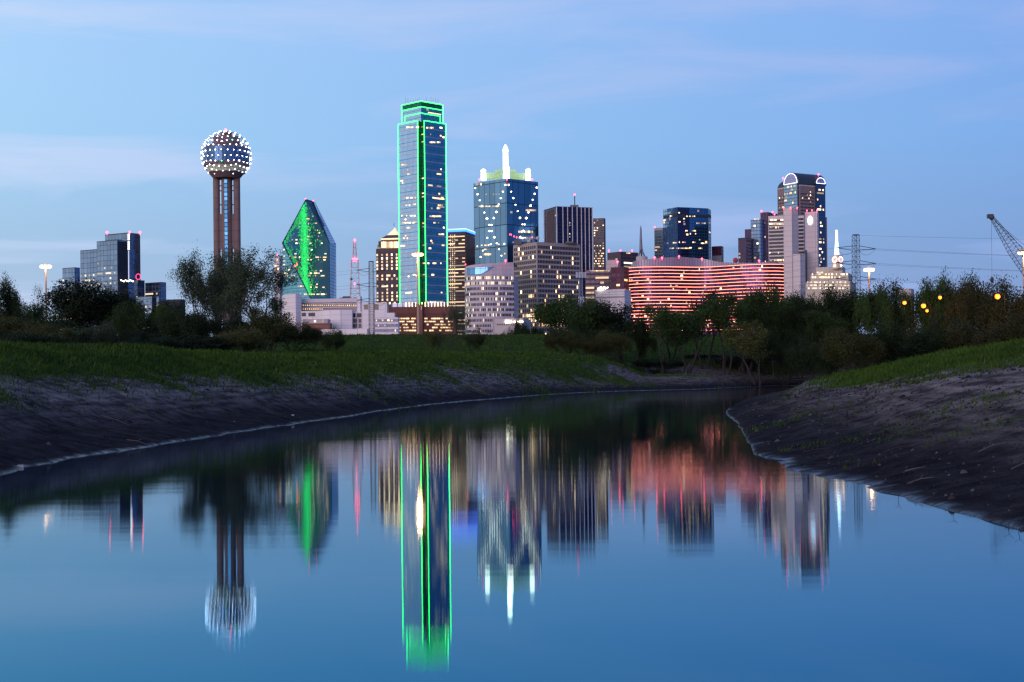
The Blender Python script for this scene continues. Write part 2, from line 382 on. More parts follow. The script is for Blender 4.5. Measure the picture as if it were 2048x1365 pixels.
def build_terrain():
    cols = np.concatenate([np.arange(-3500, -900, 90), np.arange(-900, -60, 30), np.arange(-60, 2110, 6), np.arange(2110, 3200, 20), np.arange(3200, 9000, 90)]).astype(float)
    Ds = np.concatenate([np.geomspace(1.6, 8, 60)[:-1], np.geomspace(8, 340, 420), np.geomspace(350, 9000, 14)])
    nC, nD = len(cols), len(Ds); V = np.zeros((nC, nD, 3)); G = np.zeros((nC, nD))
    for i, c in enumerate(cols):
        z, g = terrain_col(c, Ds)
        X = (c-CX)/F*Ds
        V[i, :, 0] = X; V[i, :, 1] = Ds; V[i, :, 2] = z; G[i] = g
    # soften the creases, then roughen by hand-sized relief
    Z = V[:, :, 2]
    for _ in range(3):
        Z[:, 1:-15] = (Z[:, :-16] + 2*Z[:, 1:-15] + Z[:, 2:-14])/4
        Z[1:-1] = (Z[:-2]+2*Z[1:-1]+Z[2:])/4
    for i in range(nC):
        for j in range(nD):
            x, y, z = V[i, j]
            if y > 420: continue
            n1 = mnoise.noise(Vector((x*.09, y*.09, 0))); n2 = mnoise.noise(Vector((x*.45, y*.45, 5))); n3 = mnoise.noise(Vector((x*1.7, y*1.7, 9)))
            a = min(1, max(0, (z+.05)/.5))
            if y > 270: a *= .3
            V[i, j, 2] += a*(.16*n1+.09*n2) + (.07*n2 + .06*mnoise.noise(Vector((x*1.3, y*1.3, 2))))*(1-a)
            G[i, j] += .45*n1 + .30*n2 + (.45*mnoise.noise(Vector((x*.06, y*.25, 3)))-.08 if x > 6 and y < 130 else 0) + .12*mnoise.noise(Vector((x*1.3, y*1.3, 7)))
    me = bpy.data.meshes.new('ground')
    idx = np.arange(nC*nD).reshape(nC, nD)
    q = np.stack([idx[:-1, :-1], idx[1:, :-1], idx[1:, 1:], idx[:-1, 1:]], -1).reshape(-1, 4)
    me.vertices.add(nC*nD); me.vertices.foreach_set('co', V.reshape(-1))
    me.loops.add(q.size); me.loops.foreach_set('vertex_index', q.ravel().astype(np.int32))
    me.polygons.add(len(q)); me.polygons.foreach_set('loop_start', np.arange(0, q.size, 4, dtype=np.int32)); me.polygons.foreach_set('loop_total', np.full(len(q), 4, dtype=np.int32))
    me.update(calc_edges=True); me.validate(); me.shade_smooth()
    at = me.attributes.new('grass', 'FLOAT', 'POINT'); at.data.foreach_set('value', np.clip(G, 0, 1).ravel().astype(np.float32))
    m, nt, b = newmat('bank_soil'); L = nt.links
    at = nd(nt, 'ShaderNodeAttribute', attribute_name='grass'); ge = nd(nt, 'ShaderNodeNewGeometry'); sp = nd(nt, 'ShaderNodeSeparateXYZ'); L.new(ge.outputs['Position'], sp.inputs[0])
    def nz(s, d=6, r=.6):
        x = nd(nt, 'ShaderNodeTexNoise'); x.inputs['Scale'].default_value = s; x.inputs['Detail'].default_value = d; x.inputs['Roughness'].default_value = r; L.new(ge.outputs['Position'], x.inputs[0]); return x.outputs[0]
    n1, n2, n3 = nz(.25), nz(1.7), nz(5.5)
    mp = nd(nt, 'ShaderNodeMapping'); mp.inputs['Scale'].default_value = (.22, .22, 5.0); L.new(ge.outputs['Position'], mp.inputs[0])
    st = nd(nt, 'ShaderNodeTexNoise'); st.inputs['Scale'].default_value = 1.6; st.inputs['Detail'].default_value = 5; L.new(mp.outputs[0], st.inputs[0])
    vor = nd(nt, 'ShaderNodeTexVoronoi', feature='DISTANCE_TO_EDGE'); vor.inputs['Scale'].default_value = 2.6; L.new(ge.outputs['Position'], vor.inputs[0])
    dry = mixc(nt, mt(nt, 'ADD', mt(nt, 'MULTIPLY_ADD', n2, 2.4, -1.0), mt(nt, 'MULTIPLY_ADD', st.outputs[0], 3.0, -1.2), clamp=True), (.052, .038, .038), (.25, .19, .175))
    wetm = nd(nt, 'ShaderNodeMapRange'); wetm.inputs[1].default_value = .35; wetm.inputs[2].default_value = 1.35; L.new(mt(nt, 'ADD', sp.outputs[2], mt(nt, 'MULTIPLY_ADD', n1, .9, -.45)), wetm.inputs[0])
    mud = mixc(nt, wetm.outputs[0], mixc(nt, mt(nt, 'MULTIPLY_ADD', n2, 3.2, -1.2, True), (.010, .008, .011), (.040, .032, .038)), dry)
    cr = mt(nt, 'LESS_THAN', vor.outputs[0], .03)
    mud = mixc(nt, mt(nt, 'MULTIPLY', cr, .45), mud, (.02, .016, .018))
    gcol = mixc(nt, mt(nt, 'MULTIPLY_ADD', n2, 2.4, -.7, True), (.012, .034, .004), (.036, .078, .010))
    gcol = mixc(nt, mt(nt, 'MULTIPLY_ADD', n1, 2.0, -.7, True), gcol, (.060, .062, .022))
    gm = nd(nt, 'ShaderNodeMapRange'); gm.inputs[1].default_value = .42; gm.inputs[2].default_value = .62; L.new(mt(nt, 'ADD', at.outputs['Fac'], mt(nt, 'MULTIPLY_ADD', n3, .5, -.25)), gm.inputs[0])
    L.new(mixc(nt, gm.outputs[0], mud, gcol), b.inputs['Base Color'])
    # wet rim of the mud mirrors the sky
    rim = nd(nt, 'ShaderNodeMapRange'); rim.inputs[1].default_value = .0; rim.inputs[2].default_value = .065; rim.inputs[3].default_value = .3; rim.inputs[4].default_value = .92; L.new(mt(nt, 'ADD', sp.outputs[2], mt(nt, 'MULTIPLY_ADD', n2, .22, -.11)), rim.inputs[0])
    L.new(rim.outputs[0], b.inputs['Roughness']); L.new(mt(nt, 'MULTIPLY_ADD', rim.outputs[0], -.32, .31, clamp=True), b.inputs['Specular IOR Level'])
    bp = nd(nt, 'ShaderNodeBump'); bp.inputs['Strength'].default_value = 1.0; bp.inputs['Distance'].default_value = .22
    hh = mt(nt, 'ADD', mt(nt, 'MULTIPLY', n2, 1.0), mt(nt, 'MULTIPLY', n3, .28)); hh = mt(nt, 'SUBTRACT', hh, mt(nt, 'MULTIPLY', cr, .25)); L.new(hh, bp.inputs['Height']); L.new(bp.outputs[0], b.inputs['Normal'])
    me.materials.append(m)
    o = bpy.data.objects.new('ground', me); COL.objects.link(o); o['kind'] = 'structure'; o['label'] = 'dark muddy river bank rising to grass and a green levee'
    return cols, Ds, V, G
cols_, Ds_, TV, TG = build_terrain()
def ground_z(x, y):
    px = x/y*F+CX; i = int(np.clip(np.searchsorted(cols_, px), 1, len(cols_)-1)); j = int(np.clip(np.searchsorted(Ds_, y), 1, len(Ds_)-1))
    return float(TV[i, j, 2])
# far land all round, a sheet under everything
mb = MB(); mb.quad(Vector((-9000, -9000, -3)), Vector((9000, -9000, -3)), Vector((9000, 9000, -3)), Vector((-9000, 9000, -3)))
mb.build('land', matte('far_land', (.03, .04, .02), .9, .3, .01), kind='structure')
# water
m, nt, b = newmat('river_water'); L = nt.links
nt.nodes.remove(b); b = nd(nt, 'ShaderNodeBsdfGlossy', distribution='BECKMANN'); b.inputs['Anisotropy'].default_value = .6
cx_ = nd(nt, 'ShaderNodeCombineXYZ'); cx_.inputs[0].default_value = 1; L.new(cx_.outputs[0], b.inputs['Tangent'])
lw = nd(nt, 'ShaderNodeLayerWeight'); tn = nd(nt, 'ShaderNodeMapRange'); tn.inputs[1].default_value = .80; tn.inputs[2].default_value = .985; L.new(lw.outputs['Facing'], tn.inputs[0]); L.new(mixc(nt, tn.outputs[0], (.28, .74, 1.0), (.93, .97, 1.0)), b.inputs['Color'])
df = nd(nt, 'ShaderNodeBsdfDiffuse'); df.inputs['Color'].default_value = (.003, .009, .022, 1); fz = nd(nt, 'ShaderNodeFresnel'); fz.inputs['IOR'].default_value = 2.35
ms = nd(nt, 'ShaderNodeMixShader'); L.new(fz.outputs[0], ms.inputs[0]); L.new(df.outputs[0], ms.inputs[1]); L.new(b.outputs[0], ms.inputs[2]); L.new(ms.outputs[0], nt.nodes['Material Output'].inputs[0])
ge = nd(nt, 'ShaderNodeNewGeometry'); nz = nd(nt, 'ShaderNodeTexNoise'); nz.inputs['Scale'].default_value = .9; nz.inputs['Detail'].default_value = 2
mp = nd(nt, 'ShaderNodeMapping'); mp.inputs['Scale'].default_value = (.25, 1.0, 1); L.new(ge.outputs['Position'], mp.inputs[0]); L.new(mp.outputs[0], nz.inputs[0])
nb = nd(nt, 'ShaderNodeTexNoise'); nb.inputs['Scale'].default_value = .05; nb.inputs['Detail'].default_value = 3; L.new(mp.outputs[0], nb.inputs[0])
rr = nd(nt, 'ShaderNodeMapRange'); rr.inputs[1].default_value = .42; rr.inputs[2].default_value = .62; rr.inputs[3].default_value = .036; rr.inputs[4].default_value = .052; L.new(nb.outputs[0], rr.inputs[0]); L.new(rr.outputs[0], b.inputs['Roughness'])
bp = nd(nt, 'ShaderNodeBump'); bp.inputs['Strength'].default_value = .05; bp.inputs['Distance'].default_value = .03; L.new(nz.outputs[0], bp.inputs['Height']); L.new(bp.outputs[0], b.inputs['Normal'])
mb = MB(); mb.quad(Vector((-260, -60, 0)), Vector((420, -60, 0)), Vector((420, 300, 0)), Vector((-260, 300, 0)))
mb.build('water', m, kind='structure')
# unseen ridge added behind the camera to shade the near banks
mb = MB(); rg = random.Random(4); pv = None
for i in range(141):
    x = -700+i*10; h = 17+5*math.sin(i*.7)+rg.uniform(-3, 4); c = (Vector((x, -130, -3)), Vector((x, -138+rg.uniform(-3, 3), h)), Vector((x, -175, -3)))
    if pv: mb.quad(pv[0], c[0], c[1], pv[1]); mb.quad(pv[1], c[1], c[2], pv[2])
    pv = c
mb.build('shade_ridge', matte('shade_ridge', (.02, .03, .012), .95, .4, .2), kind='stuff', label='unseen ridge added on the near side to shade the banks')

# ------------------------------------------------------------------ grass tufts
def build_grass():
    rg = np.random.default_rng(7); V = []; 
    n = 560000
    px = rg.uniform(-120, 2170, n); D = np.exp(rg.uniform(math.log(17), math.log(306), n))
    i = np.clip(np.searchsorted(cols_, px), 1, len(cols_)-1); j = np.clip(np.searchsorted(Ds_, D), 1, len(Ds_)-1)
    g = TG[i, j]; keep = (g+rg.uniform(-.3, .15, n) > .42) & (D < 303)
    # sparse weeds on the dry mud too
    keep |= (rg.random(n) < .05) & (TV[i, j, 2] > .5) & (TG[i, j]+rg.uniform(-.5, .1, n) > -.15)
    px, D, i, j, g = px[keep], D[keep], i[keep], j[keep], g[keep]
    # bilinear-ish height
    t = (px-cols_[i-1])/(cols_[i]-cols_[i-1]); s = (D-Ds_[j-1])/(Ds_[j]-Ds_[j-1]); Z = TV[:, :, 2]
    z = (Z[i-1, j-1]*(1-t)+Z[i, j-1]*t)*(1-s)+(Z[i-1, j]*(1-t)+Z[i, j]*t)*s
    x = (px-CX)/F*D; k = len(x)
    a = rg.uniform(0, math.pi, k); h = rg.uniform(.08, .30, k)*(1+.5*rg.random(k)**4)*np.clip(D/75, .35, 1); w = .004+.00055*D
    lean = rg.normal(0, .35, (k, 2))*h[:, None]
    c = np.stack([x, D, z-.03], 1); dx = np.stack([np.cos(a)*w, np.sin(a)*w, np.zeros(k)], 1)
    tip = c+np.stack([lean[:, 0], lean[:, 1], h], 1)
    co = np.stack([c-dx, c+dx, tip], 1).reshape(-1, 3)
    me = bpy.data.meshes.new('grass'); me.vertices.add(3*k); me.vertices.foreach_set('co', co.ravel())
    me.loops.add(3*k); me.loops.foreach_set('vertex_index', np.arange(3*k, dtype=np.int32)); me.polygons.add(k)
    me.polygons.foreach_set('loop_start', np.arange(0, 3*k, 3, dtype=np.int32)); me.polygons.foreach_set('loop_total', np.full(k, 3, dtype=np.int32)); me.update(calc_edges=True)
    m, nt, b = newmat('grass_blade'); ge = nd(nt, 'ShaderNodeNewGeometry'); nz = nd(nt, 'ShaderNodeTexNoise'); nz.inputs['Scale'].default_value = .5; nz.inputs['Detail'].default_value = 5; nt.links.new(ge.outputs['Position'], nz.inputs[0])
    c = mixc(nt, mt(nt, 'MULTIPLY_ADD', nz.outputs[0], 2.4, -.7, True), (.016, .040, .005), (.056, .104, .012))
    c = mixc(nt, mt(nt, 'GREATER_THAN', ge.outputs['Random Per Island'], .993), c, (.13, .12, .07))
    nt.links.new(c, b.inputs['Base Color']); b.inputs['Roughness'].default_value = .8; b.inputs['Specular IOR Level'].default_value = .1
    me.materials.append(m); o = bpy.data.objects.new('grass', me); COL.objects.link(o); o['kind'] = 'stuff'; o['label'] = 'short wild grass on the river banks'
build_grass()

# ------------------------------------------------------------------ buildings
# --- stepped mirror-glass hotel
def hotel():
    D = 960; M['hotel_lamp'] = emit('corner_lamp', (1, .9, .75), 2.2)
    gl = facade('hotel_mirror', (.13, .19, .28), (.09, .13, .20), 3.2, 3.4, .09, .09, metal=.9, rough=.08)
    gd = facade('hotel_dark_mirror', (.035, .06, .11), (.02, .03, .05), 3.2, 3.4, .12, .12, metal=.9, rough=.08)
    root = empty('hotel', (TX(230)*D, D, GZ), 'stepped mirror-glass hotel with warm mirrored lights low down, beyond the big dark tree', 'hotel')
    specs = [(105, 130, 134, 573, 18, .9), (126, 150, 161, 536.5, 12, .8), (162, 197, 203, 500, -2, .5), (212, 257, 282, 467, 2, .15), (195, 236, 257, 481.5, -8, .45),
             (268, 276, 290, 562, -8, .1), (291, 322, 333, 566, -6, .15), (273, 304, 313, 594, -16, .7), (313, 318, 323, 594, -20, .2)]
    sep = [0]; rests = []
    for k, (l, c, r, yt, dd, dens) in enumerate(specs):
        pts = foot(l, c, r, D+dd*3, 32); zt = ZR(c, yt, D+dd*3)
        mb = MB(); mb.prism(pts, GZ, zt); mb.build('tower_block', gl if k != 5 else gd, root)
        f0, f1 = Face(pts[0], pts[1], GZ, zt), Face(pts[1], pts[2], GZ, zt)
        if k in (4, 7):   # darker slab over the side face
            mb = MB(); slab(mb, f1, .5, f1.W-.3, 0, f1.H-.5, e=.3); mb.build('flank', gd, root)
        vt = min(f0.H*.95, ZR(c, 545, D)-GZ)
        if dens > .1: rests.append(windows(root, f0, runs(f0, 2.0, 3.4, .95, k+3, 0, vt, run=1.8, rowp=.85, fw=.55, fh=.32), M['lit_white'], seed=k, budget=sep, cap=100))  # city lights mirrored in the glass, put on as glowing panes
        if k in (2, 4): rests.append(windows(root, f0, runs(f0, 3.2, 3.4, .12, k+40, vt, ZR(c, 515, D)-GZ, run=1.3, fw=.4, fh=.35), M['lit'], seed=k, budget=sep, cap=100))
        mb = MB(); a = pts; mb.prism([(p[0], p[1]) for p in a], zt, zt+.5); mb.build('parapet', M['steel'], root)
    finish_rest(root, rests, M['lit_white'])
    # column of lights up the corner and the red beacons
    for i in range(7):
        q = P(257.3, 470+i*4.4+(i > 2)*2, D-28.0); mb = MB(); mb.box(q.x-.5, q.x+.5, q.y-.4, q.y+.4, q.z-.6, q.z+.6); mb.build('corner_lamp', M['hotel_lamp'], root)
    q0 = P(257.3, 502, D-28); q1 = P(257.6, 560, D-28); bar(root, q0, q1, .35, emit('corner_strip', (.75, .8, 1), .6), 'light_strip')
    for px in (214, 259, 280): beacon(root, P(px, 465, D+2), .75)
    for (x0, x1, y) in ((241, 268, 561), (273, 304, 595), (300, 322, 633)):
        for i in range(int((x1-x0)/3)):
            q = P(x0+i*3+1, y+(i % 3)*1.1, D-26); mb = MB(); mb.sphere(q, .42, 6, 4); mb.build('roof_lamp', M['white'], root)
    q = P(276.5, 554, D-26); mb = MB(); tor = [q+Vector((1.5*math.cos(a), 0, 1.9*math.sin(a))) for a in np.linspace(0, 6.28, 13)]; mb.tube(tor, .22, 4); mb.build('red_sign', emit('red_neon', (1, .05, .2), 2.5), root)
hotel()
D = 930; pts = foot(326, 360, 371, D, 20); zt = ZR(345, 599, D)
root = bld('parking_deck', 'low dark flat building with red dotted lights, beside the stepped mirror-glass hotel', 'building', pts)
fs = mass(root, 'body', pts, GZ, zt, M['darkroof'])
r_ = windows(root, fs[0], runs(fs[0], 2.4, 3.2, .5, 9, 0, fs[0].H-4.5, run=1.2, rowp=.9, fw=.4, fh=.3), litmat('red_window', (1, .12, .08), (1, .45, .2), .5, 2), 'lamp', cap=100); finish_rest(root, [r_], M['lit'], 'lamp')

# --- observation tower with the lit ball
def ball_tower():
    D = 987; px0 = 452; base = P(454.5, 640, D)
    root = empty('observation_tower', (base.x, D, GZ), 'tall brown concrete tower carrying a lattice ball of white lights', 'tower')
    cx = base.x; k = D/F
    conc = matte('tower_concrete', (.21, .135, .13), .85, .18, .12, joint=(4.5, 7.5))
    zb = ZR(px0, 353, D); zc = ZR(px0, 312.3, D); RB = 17.0
    X = lambda px: TX(px, 500)*D
    xl, xr = X(426.8+.8), X(480.8+.6); xm = (xl+xr)/2
    for (s, name) in ((-1, 0), (1, 0)):
        mb = MB(); c = xm + s*7.05; mb.cone((c, D), 2.35, 2.35, GZ, zb+2, 20); mb.build('outer_pier', conc, root, smooth=False)
    mb = MB(); mb.cone((xm, D+8), 2.4, 2.4, GZ, zb+2, 20); mb.build('rear_pier', conc, root)
    mb = MB(); mb.cone((xm, D), 3.65, 3.65, GZ, zb+2, 24); mb.build('core', conc, root)
    ev = facade('lift_glass', (.045, .15, .27), (.03, .08, .14), 2.4, 3.0, .1, .2, metal=.7, rough=.12, var=.9)
    mb = MB(); f = Face((xm-1.15, D-3.9), (xm+1.15, D-3.9), ZR(px0, 560, D), zb-2.5); slab(mb, f, 0, 2.3, 0, f.H, e=.1, e0=-.8)
    mb.uv = [(0, 0)]*0 + sum([[(0, f.H*0), (2.3, 0), (2.3, f.H), (0, f.H)]]+[[(0, 0)]*4]*4, []); mb.build('lift_shaft', ev, root)
    dk = M['steel']
    for s in (-1, 1):
        x0, x1 = (xm+s*3.3, xm+s*5.2) if s > 0 else (xm-5.2, xm-3.3)
        for (ya, yb) in ((498, 428.6), (640, 531)):
            mb = MB(); mb.box(x0, x1, D-1.2, D+1.2, ZR(px0, ya, D), ZR(px0, yb, D)); mb.build('web_wall', conc, root)
        for y in (357, 382, 410, 372): 
            mb = MB(); mb.box(x0, x1, D-.5, D+.5, ZR(px0, y, D)-.35, ZR(px0, y, D)+.35); mb.build('cross_beam', dk, root)
    # pods inside the ball
    c = (xm, D)
    gz = facade('pod_glass', (.055, .12, .23), (.16, .12, .14), 3.4, 30, .12, .0, metal=.8, rough=.15, var=.8)
    brown = matte('pod_cladding', (.17, .11, .125), .7, .2, .3)
    def zz(crop): return zc + (370-crop)/5.935*k
    mb = MB(); mb.cone(c, 9.3, 9.3, zz(245), zz(150), 32); mb.cone(c, 4.0, 4.0, zz(150), zz(100), 16); mb.build('upper_pod', brown, root)
    mb = MB(); mb.cone(c, 15.7, 15.7, zz(465), zz(290), 40); mb.build('main_pod', gz, root)
    mb = MB(); mb.cone(c, 16.0, 16.0, zz(290), zz(268), 40); mb.cone(c, 15.3, 15.3, zz(492), zz(465), 40); mb.build('deck', brown, root)
    ring = matte('lower_ring', (.40, .42, .30), .6, .2, .3)
    mb = MB(); mb.cone(c, 13.0, 13.4, zz(572), zz(492), 40); mb.build('lower_pod', ring, root)
    mb = MB(); mb.cone(c, 9.0, 12.6, zz(640), zz(572), 32); mb.build('pod_neck', brown, root)
    # geodesic of frequency five
    t = (1+5**.5)/2; ico = [Vector(v).normalized() for v in ((-1, t, 0), (1, t, 0), (-1, -t, 0), (1, -t, 0), (0, -1, t), (0, 1, t), (0, -1, -t), (0, 1, -t), (t, 0, -1), (t, 0, 1), (-t, 0, -1), (-t, 0, 1))]
    tri = [(0, 11, 5), (0, 5, 1), (0, 1, 7), (0, 7, 10), (0, 10, 11), (1, 5, 9), (5, 11, 4), (11, 10, 2), (10, 7, 6), (7, 1, 8), (3, 9, 4), (3, 4, 2), (3, 2, 6), (3, 6, 8), (3, 8, 9), (4, 9, 5), (2, 4, 11), (6, 2, 10), (8, 6, 7), (9, 8, 1)]
    rot = Matrix.Rotation(math.atan(1/t), 3, 'X') if False else Matrix.Rotation(R(31.717), 3, 'X')
    nodes = {}; edges = set(); nf = 5
    def key(p): return (round(p.x, 3), round(p.y, 3), round(p.z, 3))
    for (a, b, cc) in tri:
        g = {}
        for i in range(nf+1):
            for j in range(nf+1-i):
                p = (ico[a]*(nf-i-j)+ico[b]*i+ico[cc]*j).normalized(); p = rot @ p; q = key(p); nodes[q] = p; g[i, j] = q
        for (i, j), q in g.items():
            for d in ((1, 0), (0, 1), (1, -1)):
                if (i+d[0], j+d[1]) in g: edges.add(tuple(sorted((q, g[i+d[0], j+d[1]]))))
    C = Vector((xm, D, zc)); lim = -.80
    mb = MB()
    for (a, b) in edges:
        if nodes[a].z > lim and nodes[b].z > lim: mb.tube([C+nodes[a]*RB, C+nodes[b]*RB], .09, 3, cap=False)
    mb.build('lattice', M['steel'], root)
    ps = sorted([p for p in nodes.values() if p.z > lim], key=lambda p: p.y)
    rg = random.Random(3); rest = MB()
    for i, p in enumerate(ps):
        q = C+p*(RB+.25); br_ = rg.uniform(.6, 1.08)
        if i < 100:
            mb = MB(); mb.sphere(q, .34*br_, 8, 6); mb.build('bulb', M['bulb_green'] if i in (7, 31) else M['bulb'], root)
        else: rest.sphere(q, .34*br_, 6, 4)
    rest.build('bulb', M['bulb'], root, kind='stuff')
    beacon(root, C+Vector((-.3, 0, RB+1.2)), .8)
ball_tower()

# --- prism tower with a painted-on green reflection
def prism_tower():
    D = 1700; root = empty('prism_tower', (TX(615)*D, D, GZ), 'teal glass prism tower with slanted faces and a vertical green reflection', 'skyscraper')
    gl = facade('prism_glass', (.07, .22, .30), (.03, .11, .15), 2.6, 4.0, .12, .16, metal=.88, rough=.1, var=.35)
    gb = facade('prism_blue_glass', (.05, .20, .40), (.03, .12, .22), 2.6, 4.0, .10, .12, metal=.9, rough=.1, var=.2)
    gt = facade('prism_teal_glass', (.13, .33, .42), (.06, .18, .24), 2.6, 4.0, .12, .16, metal=.88, rough=.12, var=.3)
    def v(px, py, d): return P(px, py, D+d)
    zb = GZ
    BL = v(565, 640, 45); BM = v(623, 640, 0); BR = v(660, 640, 0); RRb = v(673, 640, 55)
    for q in (BL, BM, BR, RRb): q.z = zb
    Lp = v(565, 487, 45); RS = v(659, 487, 18); RRt = v(672, 488, 55); A = v(612, 400, 66); A2 = v(626, 404, 84)
    L0 = v(565, 600, 45)
    def part(name, pts, mat):
        f = Face.plane(pts[0], pts[1], pts[2]); mb = MB(); mb.poly(pts, [((p-f.p0).dot(f.u), (p-f.p0).dot(f.v)) for p in pts])
        back = [p - f.n*1.5 for p in pts]; mb.poly(back[::-1])
        for i in range(len(pts)): j = (i+1) % len(pts); mb.quad(pts[j], pts[i], back[i], back[j])
        mb.build(name, mat, root); return f
    BMt = v(623, 600, 0)
    f = part('slanted_face', [BMt, v(660, 600, 0), RS, A2, A, Lp], gl)
    f2 = part('triangular_face', [BL, BM, BMt, Lp], gt)
    part('front_base', [BM, BR, v(660, 600, 0), BMt], gl)
    f3 = part('side_face', [BR, RRb, RRt, RS], gb)
    part('slanted_side', [RS, RRt, v(630, 404, 120), A2], gb)
    bk = v(600, 640, 130); bk.z = zb; part('rear_face', [RRb, bk, v(612, 420, 150), RRt], gb)
    part('rear_side', [bk, BL, Lp, A, v(612, 420, 150)], gb)
    edge = matte('dark_edge', (.01, .03, .05), .5, .1, 1)
    for a, b in ((Lp, BMt), (Lp, A), (RS, A2), (A, A2)): bar(root, a, b, .9, edge, 'edge_trim')
    # lit floors, as in the photo
    rg = random.Random(5); rc = []
    rows = [(447, 595, 636), (454, 590, 630), (461, 597, 640), (466, 622, 645), (473, 590, 640), (480, 583, 640), (487, 580, 655), (500, 575, 650), (508, 578, 655), (515, 586, 655), (520, 605, 655), (542, 610, 658), (547, 620, 662), (552, 600, 658), (569, 615, 660), (575, 608, 650), (589, 612, 655), (433, 612, 630), (438, 612, 628)]
    for (y, x0, x1) in rows:
        x = x0
        while x < x1:
            w = rg.choice((2, 2, 3, 4, 7)); 
            if rg.random() < .42 and x+w < x1: 
                u0, vv = f.at(x, y); u1, _ = f.at(x+w, y); rc.append((u0, u1, vv-.7, vv+.7))
            x += w+rg.choice((1, 2, 4))
    bud = [0]; r1 = windows(root, f, rc, M['lit'], budget=bud, cap=80)
    rc = []
    for (y, x0, x1) in ((500, 567, 572), (523, 567, 574), (540, 568, 580), (547, 567, 573), (552, 567, 592), (573, 583, 606), (589, 600, 618), (530, 566, 570), (513, 567, 580)):
        x = x0
        while x < x1:
            w = rg.choice((2, 3, 4))
            if rg.random() < .6: u0, vv = f2.at(x, y); u1, _ = f2.at(x+w, y); rc.append((u0, u1, vv-.7, vv+.7))
            x += w+1
    r2 = windows(root, f2, rc, M['lit'], budget=bud, cap=100, seed=2)
    finish_rest(root, [r1, r2], M['lit'])
    # outlined tower's green reflection put on as glowing specks, densest down the middle
    mb = MB(); gm = litmat('green_reflection_pane', (.0, .55, .12), (.02, 1, .12), .35, 1.7, (.01, .1, .05))
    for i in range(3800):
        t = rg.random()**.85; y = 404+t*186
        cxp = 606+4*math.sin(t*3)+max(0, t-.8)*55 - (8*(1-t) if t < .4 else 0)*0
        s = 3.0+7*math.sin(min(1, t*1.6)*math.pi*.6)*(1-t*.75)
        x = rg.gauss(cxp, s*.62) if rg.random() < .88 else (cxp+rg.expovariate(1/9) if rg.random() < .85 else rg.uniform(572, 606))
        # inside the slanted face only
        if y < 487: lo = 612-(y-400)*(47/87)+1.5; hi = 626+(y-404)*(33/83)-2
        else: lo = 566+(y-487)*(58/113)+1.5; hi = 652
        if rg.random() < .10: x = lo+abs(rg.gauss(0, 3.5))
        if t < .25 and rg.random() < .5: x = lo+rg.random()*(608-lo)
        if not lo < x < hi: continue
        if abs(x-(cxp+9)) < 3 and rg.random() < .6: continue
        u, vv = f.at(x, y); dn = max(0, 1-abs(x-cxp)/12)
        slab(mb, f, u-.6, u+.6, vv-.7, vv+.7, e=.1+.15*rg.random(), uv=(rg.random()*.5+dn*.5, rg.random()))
    mb.build('green_reflection', gm, root, kind='stuff')
    beacon(root, v(611, 398, 66), .7); beacon(root, v(626, 402, 84), .7)
    q = f.at(579, 527) if False else f2.at(593, 530); mb = MB(); slab(mb, f2, q[0]-2, q[0]+2, q[1]-2, q[1]+2, e=2); mb.build('red_lamp', M['red'], root)
prism_tower()
D = 1850; pts = foot(549, 560, 567, D, 40); root = bld('office_tower', 'pale distant office tower peeking out beside the teal prism tower', 'building', pts)
fs = mass(root, 'facade', pts, GZ, ZR(558, 512, D), facade('pale_tower', (.45, .5, .62), (.6, .5, .55), 4, 4, .3, .45, metal=.5, rough=.3)); beacon(root, P(554, 510, D+5), .8)
finish_rest(root, [windows(root, fs[0], runs(fs[0], 5, 4, .2, 3, run=3), M['lit'], cap=100)], M['lit'])

